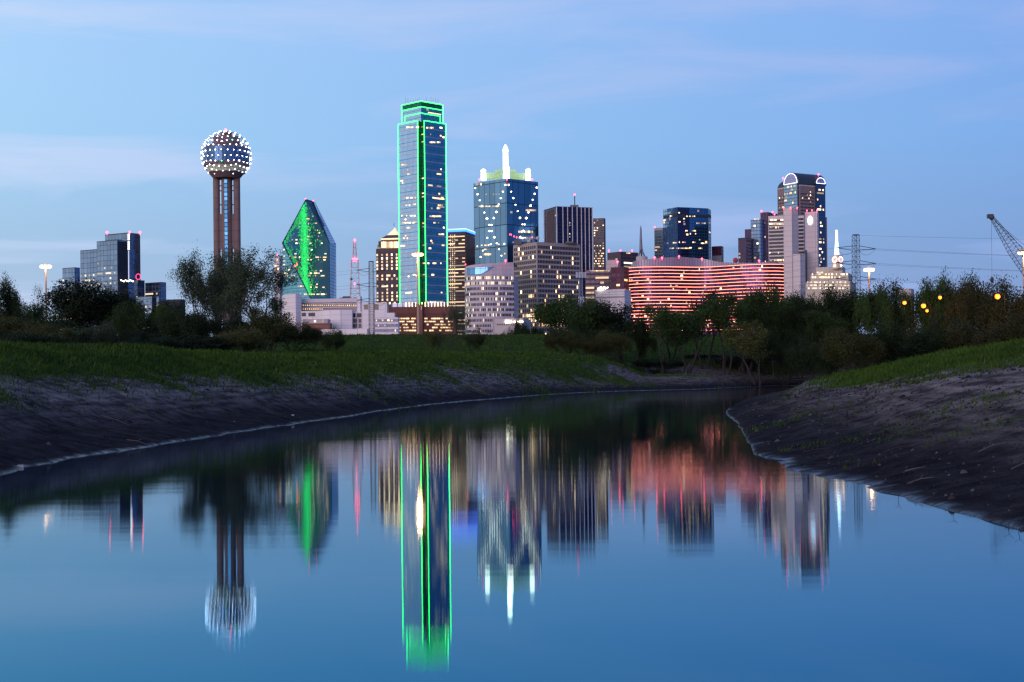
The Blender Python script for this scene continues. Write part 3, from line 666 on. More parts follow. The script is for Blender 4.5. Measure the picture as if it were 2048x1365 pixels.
# --- green-outlined skyscraper
def green_tower():
    D = 1445; root = empty('outlined_skyscraper', (TX(844)*D, D, GZ), 'tallest glass skyscraper, its edges outlined in green light', 'skyscraper')
    gl = facade('tower_glass', (.30, .44, .62), (.16, .24, .36), 1.9, 4.2, .22, .14, metal=.85, rough=.08, var=.12, band=16.8*.25*2, bandcol=(.50, .47, .55))  # bright reflection of the northern sky is put into this tint
    gr = facade('tower_glass_dim', (.065, .25, .37), (.04, .14, .23), 1.9, 4.2, .22, .14, metal=.85, rough=.08, var=.2, band=8.4, bandcol=(.30, .28, .38))  # same glass, with the dimmer southern reflection put into its tint
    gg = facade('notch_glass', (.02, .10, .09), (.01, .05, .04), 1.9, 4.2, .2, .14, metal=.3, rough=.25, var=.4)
    pts = foot(800.5, 845, 894, D, 45, 600)
    Lp, C, Rp, Bk = [Vector((*p, 0)) for p in pts]
    a = (Lp-C).normalized(); b = (Rp-C).normalized()
    # notch: 838-849 in the photo
    n0 = 4.6
    P1 = C+a*n0; P2 = C+b*n0; N = C+a*n0+b*n0
    zt = ZR(844, 240.5, D); z0 = GZ
    main = [Lp, P1, N, P2, Rp, Rp+a*0+(Bk-Rp), ]
    def wall(name, p, q, zb, zt_, mat):
        f = Face(p, q, zb, zt_); mb = MB(); mb.quad(Vector((p[0], p[1], zb)), Vector((q[0], q[1], zb)), Vector((q[0], q[1], zt_)), Vector((p[0], p[1], zt_)), [(0, 0), (f.W, 0), (f.W, f.H), (0, f.H)]); mb.build(name, mat, root); return f
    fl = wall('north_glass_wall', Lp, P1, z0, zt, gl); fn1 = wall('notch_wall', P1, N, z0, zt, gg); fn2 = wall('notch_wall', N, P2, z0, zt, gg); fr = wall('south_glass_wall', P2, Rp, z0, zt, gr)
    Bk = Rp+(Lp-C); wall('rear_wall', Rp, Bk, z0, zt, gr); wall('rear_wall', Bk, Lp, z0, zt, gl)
    mb = MB(); mb.poly([Vector((p.x, p.y, zt-.3)) for p in (Lp, P1, N, P2, Rp, Bk)]); mb.build('roof', M['darkroof'], root)
    # setbacks
    ins = 6.0; c2 = C+a*ins*.55+b*ins*.55
    def box2(l, r, cc, zb, ztop, mats, nm):
        # square on the same axes with corner cc reaching the columns l and r
        tl, tr = TX(l, 230), TX(r, 230)
        w1 = (cc.x-tl*cc.y)/(-(a.x)+tl*a.y); w2 = (tr*cc.y-cc.x)/(b.x-tr*b.y)
        p = [cc+a*w1, cc, cc+b*w2, cc+a*w1+b*w2]
        f1 = wall(nm, p[0], p[1], zb, ztop, mats[0]); f2 = wall(nm, p[1], p[2], zb, ztop, mats[1]); wall(nm, p[2], p[3], zb, ztop, mats[1]); wall(nm, p[3], p[0], zb, ztop, mats[0])
        mb = MB(); mb.poly([Vector((q.x, q.y, ztop-.2)) for q in p]); mb.build('setback_roof', M['darkroof'], root)
        return p, f1, f2
    crown_c = C+(a+b)*5.5
    zc_ = ZR(844, 203, D+8); zband = ZR(844, 214, D+8)
    pc, cf1, cf2 = box2(804.5, 884.5, crown_c, zt-1, zband, (gl, gr), 'crown_wall')
    pd, _, _ = box2(804.5, 884.5, crown_c, zband, zc_, (gg, gg), 'crown_band')
    zs = ZR(844, 227, D+5)
    ps, sf1, sf2 = box2(810.5, 879.5, C+(a+b)*3.0, zt-1, zs, (gl, gr), 'setback_wall')
    G = M['green']; r = .31
    def up(p, z): return Vector((p.x, p.y, z))
    o = lambda p, c=None: p + (Vector((p.x, p.y, 0))-Vector(((Lp.x+Rp.x)/2, (Lp.y+Rp.y)/2, 0))).normalized()*.6
    def line(p, q, z1, z2): bar(root, up(o(p), z1), up(o(q), z2), r, G, 'light_tube')
    zlow = ZR(844, 611, D)
    for p in (Lp, Rp): line(p, p, ZR(800, 612, D+20), zt)
    for p in (P1, P2): line(p, p, zlow, zt)
    line(Lp, P1, zt, zt); line(P2, Rp, zt, zt)
    for (pp, zb, ztp) in ((ps, zt, zs), (pc, zt, zc_)):
        line(pp[0], pp[1], ztp, ztp); line(pp[1], pp[2], ztp, ztp)
        line(pp[0], pp[0], zb, ztp); line(pp[2], pp[2], zb, ztp)
    line(pc[0], pc[1], zband, zband); line(pc[1], pc[2], zband, zband)
    # antennas
    rg = random.Random(8)
    for i in range(15):
        px = 812+i*4.6+rg.uniform(-1, 1); q = P(px, 205, D+24); bar(root, q+Vector((0, 0, -2)), q+Vector((0, 0, rg.uniform(1.5, 5.5))), .10, M['steel'], 'antenna')
    # lit floors picked off the photo
    bud = [0]; rl = []; rr = []; rn = []
    for (x0, x1, y) in ((800, 838, 255), (808, 832, 396), (806, 820, 411), (826, 834, 409), (803, 831, 432), (805, 833, 446), (814, 821, 456), (806, 820, 477), (801, 812, 492), (826, 836, 550), (801, 806, 362), (803, 815, 330), (815, 822, 349)):
        x = x0
        while x < x1-1:
            w = rg.choice((1.6, 2.4, 4)); w = min(w, x1-x)
            if rg.random() < .7: rl.append(pxrect(fl, x, x+w, y-1.3, y+1.3))
            x += w+.8
    for (x0, x1, y) in ((853, 886, 256), (859, 882, 285), (865, 887, 396), (872, 888, 411), (862, 866, 417), (874, 880, 417), (859, 882, 433), (867, 887, 446), (877, 889, 469), (861, 865, 482), (881, 889, 491), (855, 862, 497), (850, 886, 527), (863, 870, 550), (884, 891, 550), (858, 862, 269), (880, 884, 272), (881, 883, 339), (877, 882, 388), (885, 889, 275)):
        x = x0
        while x < x1-1:
            w = rg.choice((1.8, 3, 5)); w = min(w, x1-x)
            if rg.random() < .75: rr.append(pxrect(fr, x, x+w, y-1.5, y+1.5))
            x += w+.8
    e1 = windows(root, fl, rl, M['lit'], budget=bud, cap=100); e2 = windows(root, fr, rr, M['lit'], budget=bud, cap=100)
    rn1 = []; rn2 = []
    for y in (254, 269, 284, 357, 387, 394, 447, 454, 491, 527, 550):
        rn1.append(pxrect(fn1, 840, 842.5, y-1.2, y+1.2)); rn2.append(pxrect(fn2, 844, 848, y-1.2, y+1.2))
    e3 = windows(root, fn2, [(.4, 3.6, v0, v1) for (_, _, v0, v1) in rn2], M['lit_amber'], budget=bud, cap=100)
    e4 = windows(root, cf2, [pxrect(cf2, 853, 857, 218, 222), pxrect(cf2, 856, 882, 226.5, 228.5)], M['lit'], budget=bud, cap=100)
    e5 = windows(root, fl, runs(fl, 4, 4.2, .03, 77, run=2, fw=.5, fh=.35)+[], M['lit_white'], budget=bud, cap=100); e6 = windows(root, fr, runs(fr, 4, 4.2, .03, 78, run=2, fw=.5, fh=.35), M['lit_white'], budget=bud, cap=100)
    finish_rest(root, [e1, e2, e3, e4, e5, e6], M['lit'])
green_tower()

# --- stone tower with a lit pyramid cap
def pyramid_tower():
    D = 1600; pts = foot(752, 796, 812, D, 12, 500)
    root = bld('pyramid_tower', 'dark office tower with lit stepped pyramid cap, beside the green-outlined skyscraper', 'skyscraper', pts)
    st = matte('dark_stone', (.10, .075, .085), .8, .2, .1, joint=(5, 4))
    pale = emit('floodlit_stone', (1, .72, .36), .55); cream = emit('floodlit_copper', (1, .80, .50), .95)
    z1 = ZR(780, 497, D); fs = mass(root, 'body', pts, GZ, z1, st)
    def tier(x0, x1, yb, yt, name, mat, d=6):
        q = foot(x0, min(x1-2, 797), x1, D+d, 12, 500); mb = MB(); mb.prism(q, ZR(780, yb, D), ZR(780, yt, D)); mb.build(name, mat, root); return q
    tier(754.5, 812, 497, 488, 'cornice', matte('lit_ledge', (.5, .42, .34), .8)); tier(757, 768, 493, 482, 'corner_turret', st, 3)
    tier(762, 812, 488, 476, 'attic', st)
    q = tier(762, 812, 478.5, 475.5, 'light_band', cream, 5)
    q = foot(762, 797, 812, D+6, 12, 500); cc = Vector(((q[0][0]+q[2][0])/2, (q[0][1]+q[2][1])/2, 0)); cc.x = TX(788, 450)*(D+10)
    def lerp(t): return [(p[0]*(1-t)+cc.x*t, p[1]*(1-t)+cc.y*t) for p in q]
    mb = MB(); mb.prism(lerp(0), ZR(780, 475.5, D), ZR(780, 468, D), top=lerp(.42)); mb.build('lower_roof', st, root)
    mb = MB(); mb.prism(lerp(.42), ZR(780, 468, D), ZR(780, 457, D), top=lerp(.82)); mb.build('lit_roof', cream, root)
    mb = MB(); mb.prism(lerp(.84), ZR(780, 457, D), ZR(780, 452, D), top=lerp(.95)); mb.build('finial', cream, root)
    bar(root, P(788, 453, D+12), P(788, 447, D+12), .3, M['steel'], 'mast')
    bud = [0]; f = fs[0]; H = f.H; cw = f.W/11
    rc = [r for r in runs(f, f.W/9, 3.9, .55, 12, H*.45, H, run=1.4, rowp=.75, fw=.62, fh=.6)] + runs(f, f.W/9, 3.9, .10, 13, H*.22, H*.45, run=1.2, fw=.5, fh=.5) + runs(f, f.W/9, 3.9, .6, 14, H*.08, H*.22, run=2, rowp=.8, fw=.6, fh=.5)
    rest = windows(root, f, rc, M['lit'], budget=bud)
    rc = []
    for i in range(11): rc.append(pxrect(f, 763+i*3.3, 765.2+i*3.3, 484, 496))
    r2 = windows(root, f, [(a, b, c, d) for (a, b, c, d) in rc], pale, e=1.2, budget=bud, seed=3)
    finish_rest(root, [rest, r2], M['lit'])
pyramid_tower()

# --- blue-rimmed tower
def rim_tower():
    D = 1600; pts = foot(896, 932, 950, D, 14, 500); root = bld('blue_rimmed_tower', 'brown banded office tower with a blue neon rim around its roof', 'skyscraper', pts)
    st = facade('brown_bands', (.05, .035, .045), (.12, .08, .085), 5, 4.1, .08, .4, metal=.0, rough=.35)
    zt = ZR(920, 462, D); fs = mass(root, 'body', pts, GZ, zt, st)
    q = foot(895, 932, 951, D-1, 14, 500); mb = MB(); mb.prism(q, zt-.8, zt+1.9); mb.build('neon_rim', M['blue'], root)
    mb = MB(); mb.prism(q, zt+1.9, zt+2.3); mb.build('rim_light', M['bluewhite'], root)
    bud = [0]; rs = []
    f = fs[0]; rs.append(windows(root, f, runs(f, 4, 4.1, .75, 5, f.H*.35, f.H-3, run=6, rowp=.85, fw=.8, fh=.3), M['lit_amber'], budget=bud)); rs.append(windows(root, f, runs(f, 4, 4.1, .35, 6, 0, f.H*.35, run=3, rowp=.5, fw=.7, fh=.35), M['lit'], budget=bud))
    f = fs[0]; rc = []
    for x in (901, 905, 909):
        for i in range(36): rc.append(pxrect(f, x, x+1.1, 470+i*4, 472+i*4))
    rs.append(windows(root, f, rc, M['lit_white'], e=.5, budget=bud, seed=5)); finish_rest(root, rs, M['lit_amber'])
rim_tower()

# --- glass tower with floodlit spires
def spire_tower():
    D = 1650; pts = foot(948, 1014, 1077, D, 46, 450); root = bld('spired_tower', 'square blue glass tower crowned by white floodlit spires', 'skyscraper', pts)
    gl = facade('spire_glass', (.12, .21, .32), (.03, .06, .10), 9.3, 25, .06, .035, metal=.9, rough=.09, var=.3)
    gr = facade('spire_glass_dark', (.08, .19, .29), (.02, .04, .07), 9.3, 25, .06, .035, metal=.9, rough=.09, var=.3)
    zt = ZR(1014, 357, D); C_ = [Vector((*p, 0)) for p in pts]
    fs = [Face(pts[i], pts[(i+1) % 4], GZ, zt) for i in range(4)]
    for i, f in enumerate(fs):
        mb = MB(); mb.quad(f.pt(0, 0), f.pt(f.W, 0), f.pt(f.W, f.H), f.pt(0, f.H), [(0, 0), (f.W, 0), (f.W, f.H), (0, f.H)]); mb.build('glass_wall', (gl, gr, gr, gl)[i], root)
    mb = MB(); mb.poly([Vector((*p, zt-.4)) for p in pts]); mb.build('roof', M['darkroof'], root)
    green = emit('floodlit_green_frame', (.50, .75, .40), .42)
    ctr = Vector(((pts[0][0]+pts[2][0])/2, (pts[0][1]+pts[2][1])/2, 0))
    def glow_spire(px, yb, yt, w, d):
        c = P(px, yb, D+d); zb = c.z; h = ZR(px, yt, D+d)-zb; r = w/2
        mb = MB(); mb.cone((c.x, c.y), r, r*.92, zb, zb+h*.80, 12); mb.cone((c.x, c.y), r*1.05, r*.9, zb+h*.80, zb+h*.88, 12); mb.cone((c.x, c.y), r*.88, .15, zb+h*.88, zb+h, 12)
        o = mb.build('glow_spire', M['white'], root)  # floodlight on the spire is put into its own emission
        mb = MB()
        for k in range(8):
            a = k*math.pi/4; p = Vector((c.x+r*1.04*math.cos(a), c.y+r*1.04*math.sin(a), zb)); mb.tube([p, p+Vector((0, 0, h*.8))], .14, 3)
        for k in range(1, 7):
            z = zb+h*.8*k/7; mb.tube([Vector((c.x+r*1.05*math.cos(a), c.y+r*1.05*math.sin(a), z)) for a in np.linspace(0, 2*math.pi, 13)], .12, 3, cap=False)
        mb.build('frame', matte('frame_steel', (.35, .36, .28), .6), o)
    glow_spire(1011.5, 357, 289, 6.0, 45); glow_spire(967, 361, 338, 5.8, 30); glow_spire(1056.5, 361, 337, 5.8, 30); glow_spire(1013.5, 357, 331, 6.4, 5)
    # open pyramid of trusses round the central spire
    mb = MB(); base = P(1011.5, 357, D+45)
    for (w, z0, z1, w1) in ((26, 0, 6, 22), (17, 6, 10, 12), (9, 10, 14, 6)):
        for sx in (-1, 1):
            for sy in (-1, 1):
                mb.tube([base+Vector((sx*w/2, sy*w/2, z0)), base+Vector((sx*w1/2, sy*w1/2, z1))], .35, 4)
        for k in range(7):
            t = k/6; 
            for sy in (-1, 1): mb.tube([base+Vector(((-1+2*t)*w/2, sy*w/2, z0)), base+Vector(((-1+2*t)*w1/2, sy*w1/2, z1))], .2, 4); mb.tube([base+Vector(((-1+2*t)*w/2, sy*w/2, z0)), base+Vector((-(-1+2*t)*w1/2, sy*w1/2, z1))], .18, 4)
    mb.build('truss_pyramid', green, root)
    for (x0, x1, yt) in ((973, 992, 347), (1032, 1051, 348), (991, 1001, 341), (1022, 1032, 341)):
        a = P(x0, 359, D+35); b2 = P(x1, 359, D+35); mb = MB(); n = 5; z1 = ZR(x0, yt, D+35)
        for k in range(n+1):
            x = a.x+(b2.x-a.x)*k/n; mb.tube([Vector((x, a.y, a.z)), Vector((x, a.y, z1))], .45, 4)
            if k < n: mb.tube([Vector((x, a.y, a.z)), Vector((x+(b2.x-a.x)/n, a.y, z1))], .35, 4); mb.tube([Vector((x, a.y, z1)), Vector((x+(b2.x-a.x)/n, a.y, a.z))], .35, 4)
        mb.box(a.x, b2.x, a.y-.6, a.y+.6, z1-.8, z1+.4); mb.box(a.x, b2.x, a.y+1, a.y+1.6, a.z, a.z+3.5); mb.build('roof_truss', green, root)
    S = [(497, 548, 1.5), (530, 548, 1.5), (835, 577, 1.6), (168, 583, 1.1), (195, 650, 1.4), (813, 645, 1.4), (218, 716, 1.1), (448, 693, 1.3), (580, 693, 1.3), (470, 622, 1), (557, 622, 1), (792, 710, 1), (604, 765, 1.1), (628, 835, 1), (768, 775, 2.4), (745, 848, 1.4), (243, 780, 1.6), (400, 843, 2), (268, 850, 1), (297, 915, 2.2), (373, 910, 1.7), (652, 908, 2.1), (722, 910, 2.3), (325, 985, 1.6), (348, 985, 1), (680, 978, 1.1), (704, 980, 1.1), (322, 1052, 1.3), (348, 1052, 1.4), (377, 1118, 2), (300, 1125, 1), (425, 760, 1), (403, 1185, 1), (228, 1335, 1.2), (252, 1265, .8), (485, 1190, .9), (428, 1250, .7), (455, 1320, .6), (690, 1048, 1.2), (655, 1115, 1), (680, 1130, 1)]
    for (cx, cy, s) in S:
        px = 920+cx/5.46; py = 270+cy/5.46; f = fs[0] if px < 1014 else fs[1]; u, v = f.at(px, py); mb = MB(); mb.sphere(f.pt(u, v, .5), .35+s*.33, 8, 6); mb.build('facade_lamp', M['star'], root)
    bud = [0]; rg = random.Random(3); A = []; B = []
    def strip(L_, f, x0, x1, y, h=1.2, p=.75):
        x = x0
        while x < x1:
            w = rg.choice((1.2, 2, 3))
            if rg.random() < p: L_.append(pxrect(f, x, min(x+w, x1), y-h, y+h))
            x += w+.6
    strip(A, fs[0], 957, 1005, 413); strip(A, fs[0], 949, 963, 369, 2.2, .6); strip(A, fs[0], 962, 975, 491); strip(A, fs[0], 980, 1012, 489, 1.2, .6); strip(A, fs[0], 962, 982, 509, 2, .9); strip(A, fs[0], 965, 980, 499, 1, .5); strip(A, fs[0], 955, 1010, 389, .9, .3)
    strip(B, fs[1], 1051, 1072, 421, 1.8, .9); strip(B, fs[1], 1037, 1066, 464, 2, .85); strip(B, fs[1], 1021, 1025, 425, 2); strip(B, fs[1], 1030, 1070, 476, 1.2, .4); strip(B, fs[1], 1016, 1040, 485, 1.2, .4)
    r1 = windows(root, fs[0], A+runs(fs[0], 4, 4, .06, 8, 60, fs[0].H*.75, run=1.3, fw=.5, fh=.4), M['lit'], budget=bud, cap=60); r2 = windows(root, fs[1], B+runs(fs[1], 4, 4, .04, 9, 60, fs[1].H*.7, run=1.3, fw=.5, fh=.4), M['lit'], budget=bud, cap=100, seed=4); finish_rest(root, [r1, r2], M['lit'])
    for px in (958.5, 1014, 1064.5): beacon(root, P(px, 359, D-1), .8)
    for (cx, cy) in ((545, 1085), (560, 1090), (590, 1108), (618, 1118), (790, 1118)): beacon(root, P(920+cx/5.46, 270+cy/5.46, D-4 if cx > 500 else D), .6)
spire_tower()

# --- concrete-framed office blocks with punched windows
def punched(name, label, l, c, r, yt, D, th, nc0, nc1, nr, mat, lit0, seed, capm=1.5, py=560):
    pts = foot(l, c, r, D, th, py); zt = ZR(c, yt, D); root = bld(name, label, 'building', pts); fs = mass(root, 'wall', pts, GZ, zt, mat)
    bud = [0]; rd = []; rl = []; rg = random.Random(seed)
    for f, nc in ((fs[0], nc0), (fs[1], nc1)):
        if nc < 1: continue
        rc = gridrects(f, nc, nr, .8, 2, f.H-capm); ch = (f.H-capm-2)/nr
        rowlit = [rg.random() for _ in range(nr)]
        lit = []; dark = []
        for k, q in enumerate(rc): (lit if rg.random() < lit0(k//nc, nr, rowlit[k//nc], k % nc, nc) else dark).append(q)
        rl.append(windows(root, f, lit, M['lit'], budget=bud, cap=60, seed=seed)); rd.append((f, dark))
    rdd = [windows(root, f, d, M['dark_win'], budget=bud, cap=100 if i else 80, seed=seed) for i, (f, d) in enumerate(rd)]
    finish_rest(root, rl, M['lit']); finish_rest(root, rdd, M['dark_win'])
    return root, fs, zt
def lf(k, nr, rl, j, nc):
    y = 1-k/nr
    if .50 < y < .68: return .55 if rl > .35 else .15
    if y > .85: return .25
    return .12
olive = matte('olive_concrete', (.40, .36, .27), .85, .15, .1); mauve = matte('mauve_concrete', (.36, .29, .29), .85, .12, .1)
root, fs, zt = punched('grid_office', 'broad beige office block gridded with small square windows', 1027, 1074, 1161, 484.5, 950, 52, 11, 27, 26, mauve, lf, 21, 1.6)
rg = random.Random(6)
for i, px in enumerate((1036, 1050, 1056, 1060, 1064, 1080, 1092, 1110, 1124, 1139, 1150)):
    q = P(px, 485, 950+14+(i % 3)*4); w = rg.uniform(1, 3); h = (4.2, 3, 4.5, 5.5, 2.5, 3, 1.5, 1.6, 1.2, 2.2, 1.2)[i]; mb = MB(); mb.box(q.x-w, q.x+w, q.y-2, q.y+2, zt, zt+h*.6); mb.build('roof_plant', M['roofgear'], root)
for px, py in ((1055, 478), (1061, 478), (1058, 483), (1075, 477)):
    mb = MB(); q = P(px, py, 960); mb.sphere(q, 1.35, 12, 8, .9); mb.tube([q, Vector((q.x, q.y, zt))], .15, 4); mb.build('dish', M['concrete2'], root)

def banded_white():
    D = 900; root = empty('curved_office', (TX(980)*D, D, GZ), 'pale banded office block with curved corner and sloped blue skylight, beside the beige gridded block', 'building')
    # curved plan: left corner rounded
    xs = [930, 931, 934, 940, 950, 965, 985, 1005, 1028]; ds = [26, 16, 9, 4, 1.5, 0, 0, 1.5, 5]
    pts = [(TX(x, 600)*(D+d), D+d) for x, d in zip(xs, ds)]; bk = [(pts[-1][0]+3, D+45), (pts[0][0]+6, D+45)]
    wall = matte('pinkish_white_panel', (.56, .47, .52), .75, .08, .1, joint=(3.3, 3)); zt = ZR(980, 550, D); 
    mb = MB(); mb.prism(pts+bk, GZ, zt); mb.build('wall', wall, root)
    # attic with the skylight wedge
    zr_l = ZR(931, 531, D); zr_r = ZR(1027, 523.5, D); up = [zr_l+(zr_r-zr_l)*(x-930)/98 for x in xs]
    mb = MB()
    for i in range(len(xs)-1):
        mb.quad(Vector((*pts[i], zt)), Vector((*pts[i+1], zt)), Vector((*pts[i+1], up[i+1])), Vector((*pts[i], up[i])), [(0, 0), (9, 0), (9, 8), (0, 8)])
    mb.poly([Vector((*p, z)) for p, z in zip(pts, up)]+[Vector((*bk[0], zr_r)), Vector((*bk[1], zr_l))])
    mb.build('attic', wall, root)
    gb = facade('skylight', (.10, .25, .45), (.05, .12, .22), 4, 4, .05, .05, metal=.85, rough=.12, var=.1)
    f = Face(pts[3], (pts[3][0]*.3+pts[6][0]*.7+0, pts[3][1]), GZ, zt)
    mb = MB(); sx_ = [931, 934, 940, 950, 962, 975, 987]; lo_ = [551, 551, 550.6, 550, 549, 541.5, 534]; hi_ = [536.2, 536.1, 536, 535.6, 535, 534.3, 533.4]; pv = None; acc = 0
    for x, yl, yh in zip(sx_, lo_, hi_):
        d = D+float(np.interp(x, xs, ds))-.7; q = (P(x, yl, d), P(x, yh, d))
        if pv: w = (q[0]-pv[0]).length; mb.quad(pv[0], q[0], q[1], pv[1], [(acc, 0), (acc+w, 0), (acc+w, 5), (acc, 5)]); mb.quad(pv[1], q[1], q[1]+Vector((0, 1, 0)), pv[1]+Vector((0, 1, 0))); acc += w
        pv = q
    mb.build('skylight', gb, root)
    # ribbon of slot windows on every floor
    rg = random.Random(31); n = 46; rows = 11; bud = [0]; rl = []; rd = []
    H = zt-GZ; ch = (ZR(980, 551, D)-ZR(980, 668, D))/rows; zb = ZR(980, 668, D)-GZ
    for i in range(len(xs)-1):
        f = Face(pts[i], pts[i+1], GZ, zt); k = max(1, int(round(f.W/.98))); cw = f.W/k; L1 = []; D1 = []
        for r in range(-2, rows):
            v0 = zb+(r+.28)*ch; lv = (0, .75, .1, .12, .35, .2, .3, .35, .12, .2, .12)[rows-1-r] if r >= 0 else .2
            if r == rows-1: lv = .95 if i > 2 else .3
            for j in range(k):
                (L1 if rg.random() < lv*(1.3 if rg.random() < .5 else .6) else D1).append(((j+.2)*cw, (j+.8)*cw, v0, v0+ch*.52))
        rl.append(windows(root, f, L1, M['lit_white'], budget=bud, cap=12*(i+1), seed=i)); rd.append((f, D1))
    rdd = [windows(root, f, q, M['dark_win'], budget=bud, cap=100, seed=3) for f, q in rd]
    finish_rest(root, rl, M['lit_white']); finish_rest(root, rdd, M['dark_win']); beacon(root, P(1011, 521.5, D), .55); beacon(root, P(931, 529, D+10), .35)
banded_white()
D = 590; pts = foot(986, 1046, 1062, D, 15, 650); root = bld('beige_annex', 'low beige flat-roofed building with bright white sign lights below the banded office', 'building', pts)
fs = mass(root, 'wall', pts, GZ, ZR(1010, 637.5, D), M['concrete']); bud = [0]
windows(root, fs[0], [pxrect(fs[0], 994+i*4.5, 997+i*4.5, 649, 651) for i in range(8)], M['dark_win'], budget=bud)
for x, r in ((1013.5, 1.1), (1019, .8), (1022, .6), (1030, .7), (1036, .6), (1040, .7), (1045, .6)):
    u, v = fs[0].at(x, 644); mb = MB(); slab(mb, fs[0], u-r*.45, u+r*.45, v-r*.5, v+r*.5, e=.5); mb.build('sign_lamp', M['white'], root)

# --- dark tower with white vertical fins
D = 1560; pts = foot(1089, 1113, 1185, D, 66, 480); root = bld('finned_tower', 'nearly black office tower with thin white vertical fins and rooftop mast', 'skyscraper', pts)
fs = mass(root, 'body', pts, GZ, ZR(1113, 413, D), facade('black_glass', (.015, .022, .06), (.03, .03, .07), 3, 4, .1, .15, metal=.75, rough=.15, var=.5))
fin = matte('white_fin', (.62, .56, .60), .6)
for i, px in enumerate((1089.5, 1113.5, 1126, 1135.5, 1145, 1154.5, 1163, 1170.5, 1178.5, 1185.3)):
    f = fs[0] if px < 1113 else fs[1]; u, v = f.at(px, 500); u = min(max(u, .3), f.W-.2); mb = MB(); slab(mb, f, u-.35*(1.6 if i == 1 else 1), u+.35, 0, f.H+.4, e=1.0); mb.build('fin', fin, root)
mb = MB(); u, v = fs[0].at(1104, 480); slab(mb, fs[0], fs[0].W*.25, fs[0].W*.8, 0, fs[0].H-2.5, e=.2); mb.uv = [(p[0]*10, 0) for p in mb.uv]; mb.build('lift_bay', matte('brown_panel', (.09, .05, .055), .7, .3, .5), root)
q = P(1149.5, 413, D+25); mb = MB(); mb.box(q.x-5, q.x+4, q.y-4, q.y+4, q.z-2, q.z+1); mb.build('roof_plant', M['roofgear'], root)
bar(root, q, P(1149.3, 391, D+25), .55, M['steel'], 'mast'); beacon(root, P(1149.3, 390, D+25), 1.0)
bud = [0]; windows(root, fs[1], [pxrect(fs[1], 1138.6, 1140.4, y, y+2.2) for y in (445, 450, 467, 473)], M['lit_white'], budget=bud); windows(root, fs[0], [pxrect(fs[0], 1110, 1112, 430, 433)], M['lit'], budget=bud)

# --- slim grey tower
D = 1750; pts = foot(1186.5, 1208.5, 1211.5, D, 12, 500); root = bld('slim_tower', 'slim grey concrete tower with lit bands behind the black finned tower', 'skyscraper', pts)
fs = mass(root, 'wall', pts, GZ, ZR(1200, 436.5, D), matte('grey_concrete', (.18, .15, .16), .85, .1, .1)); bud = [0]
f = fs[0]; rd = []; rl = []
rg = random.Random(2)
for i in range(26):
    y = 440+i*5.1
    if 478 < y < 484: continue
    for j in range(7):
        x = 1188+j*2.9; q = pxrect(f, x, x+2.1, y, y+1.9); (rl if rg.random() < (.45 if j < 3 or y > 484 else .08) else rd).append(q)
r1 = windows(root, f, rl, M['lit'], budget=bud, cap=60); r2 = windows(root, f, rd, M['dark_win'], budget=bud); finish_rest(root, [r1], M['lit']); finish_rest(root, [r2], M['dark_win'])

# --- brown blocks between the finned tower and the neon hotel
def simple(name, label, l, c, r, yt, D, th, mat, dens=.2, seed=1, cat='building', py=560, lm='lit', cw=4, ch=4, vtop=.97, rowp=.5, run=3, fh=.4, zb=0):
    pts = foot(l, c, r, D, th, py); root = bld(name, label, cat, pts); fs = mass(root, 'wall', pts, GZ, ZR(c, yt, D), mat); bud = [0]; rs = []
    for i in (0, 1):
        rs.append(windows(root, fs[i], runs(fs[i], cw, ch, dens, seed+i, zb*fs[i].H, fs[i].H*vtop, run=run, rowp=rowp, fh=fh), M[lm], budget=bud, cap=100, seed=seed))
    finish_rest(root, rs, M[lm]); return root, fs
bg = facade('brown_glass', (.06, .05, .075), (.09, .06, .07), 4, 4, .15, .4, metal=.5, rough=.2)
root, fs = simple('brown_block', 'dark brown flat-topped block beside the thin grey needle spire', 1215, 1242, 1277, 503.5, 1500, 45, bg, .12, 3)
for px in (1218, 1241, 1264): beacon(root, P(px, 501.5, 1502), .8)
windows(root, fs[1], [pxrect(fs[1], 1253+i*2.1, 1254.6+i*2.1, 505.5, 508) for i in range(4)], M['lit'], budget=[0]); beacon(root, P(1235, 524, 1395), 1.0)
simple('pale_block', 'small pale block with dark slot windows tucked before the brown block', 1212.5, 1236, 1240, 520, 1400, 10, M['concrete'], 0, 5)
root, fs = simple('terrace_block', 'dark low office block with a bright yellow lit top edge', 1170, 1222, 1231, 540, 1150, 8, bg, .28, 8, rowp=.5, lm='lit_amber')
f = fs[0]; windows(root, f, [pxrect(f, 1180+i*4.0, 1183.4+i*4.0, 541, 543.2) for i in range(10)], M['lit_amber'], budget=[0], e=.6)
simple('maroon_office', 'dark maroon office block close beside the neon-banded hotel', 1222, 1248, 1258, 534, 1120, 20, facade('maroon_glass', (.07, .02, .04), (.08, .05, .07), 4, 3.6, .2, .3, metal=.3, rough=.3, var=.8), .06, 10)
root, fs = simple('white_hall', 'low white windowless hall in front of the neon-banded hotel', 1190, 1249, 1262, 578.5, 1000, 12, M['white_wall'], 0, 11, py=590)
for i in range(9):
    q = P(1197+i*2.3, 578-(i % 3)*1.2, 1004); mb = MB(); mb.sphere(q, .75 if i < 6 else .4, 6, 4); mb.build('roof_lamp', M['white'], root)
mb = MB(); f = fs[0]; u0, v0 = f.at(1196, 594); slab(mb, f, 0, f.W, v0-.8, v0, e=.5); mb.build('cornice', M['concrete'], root)

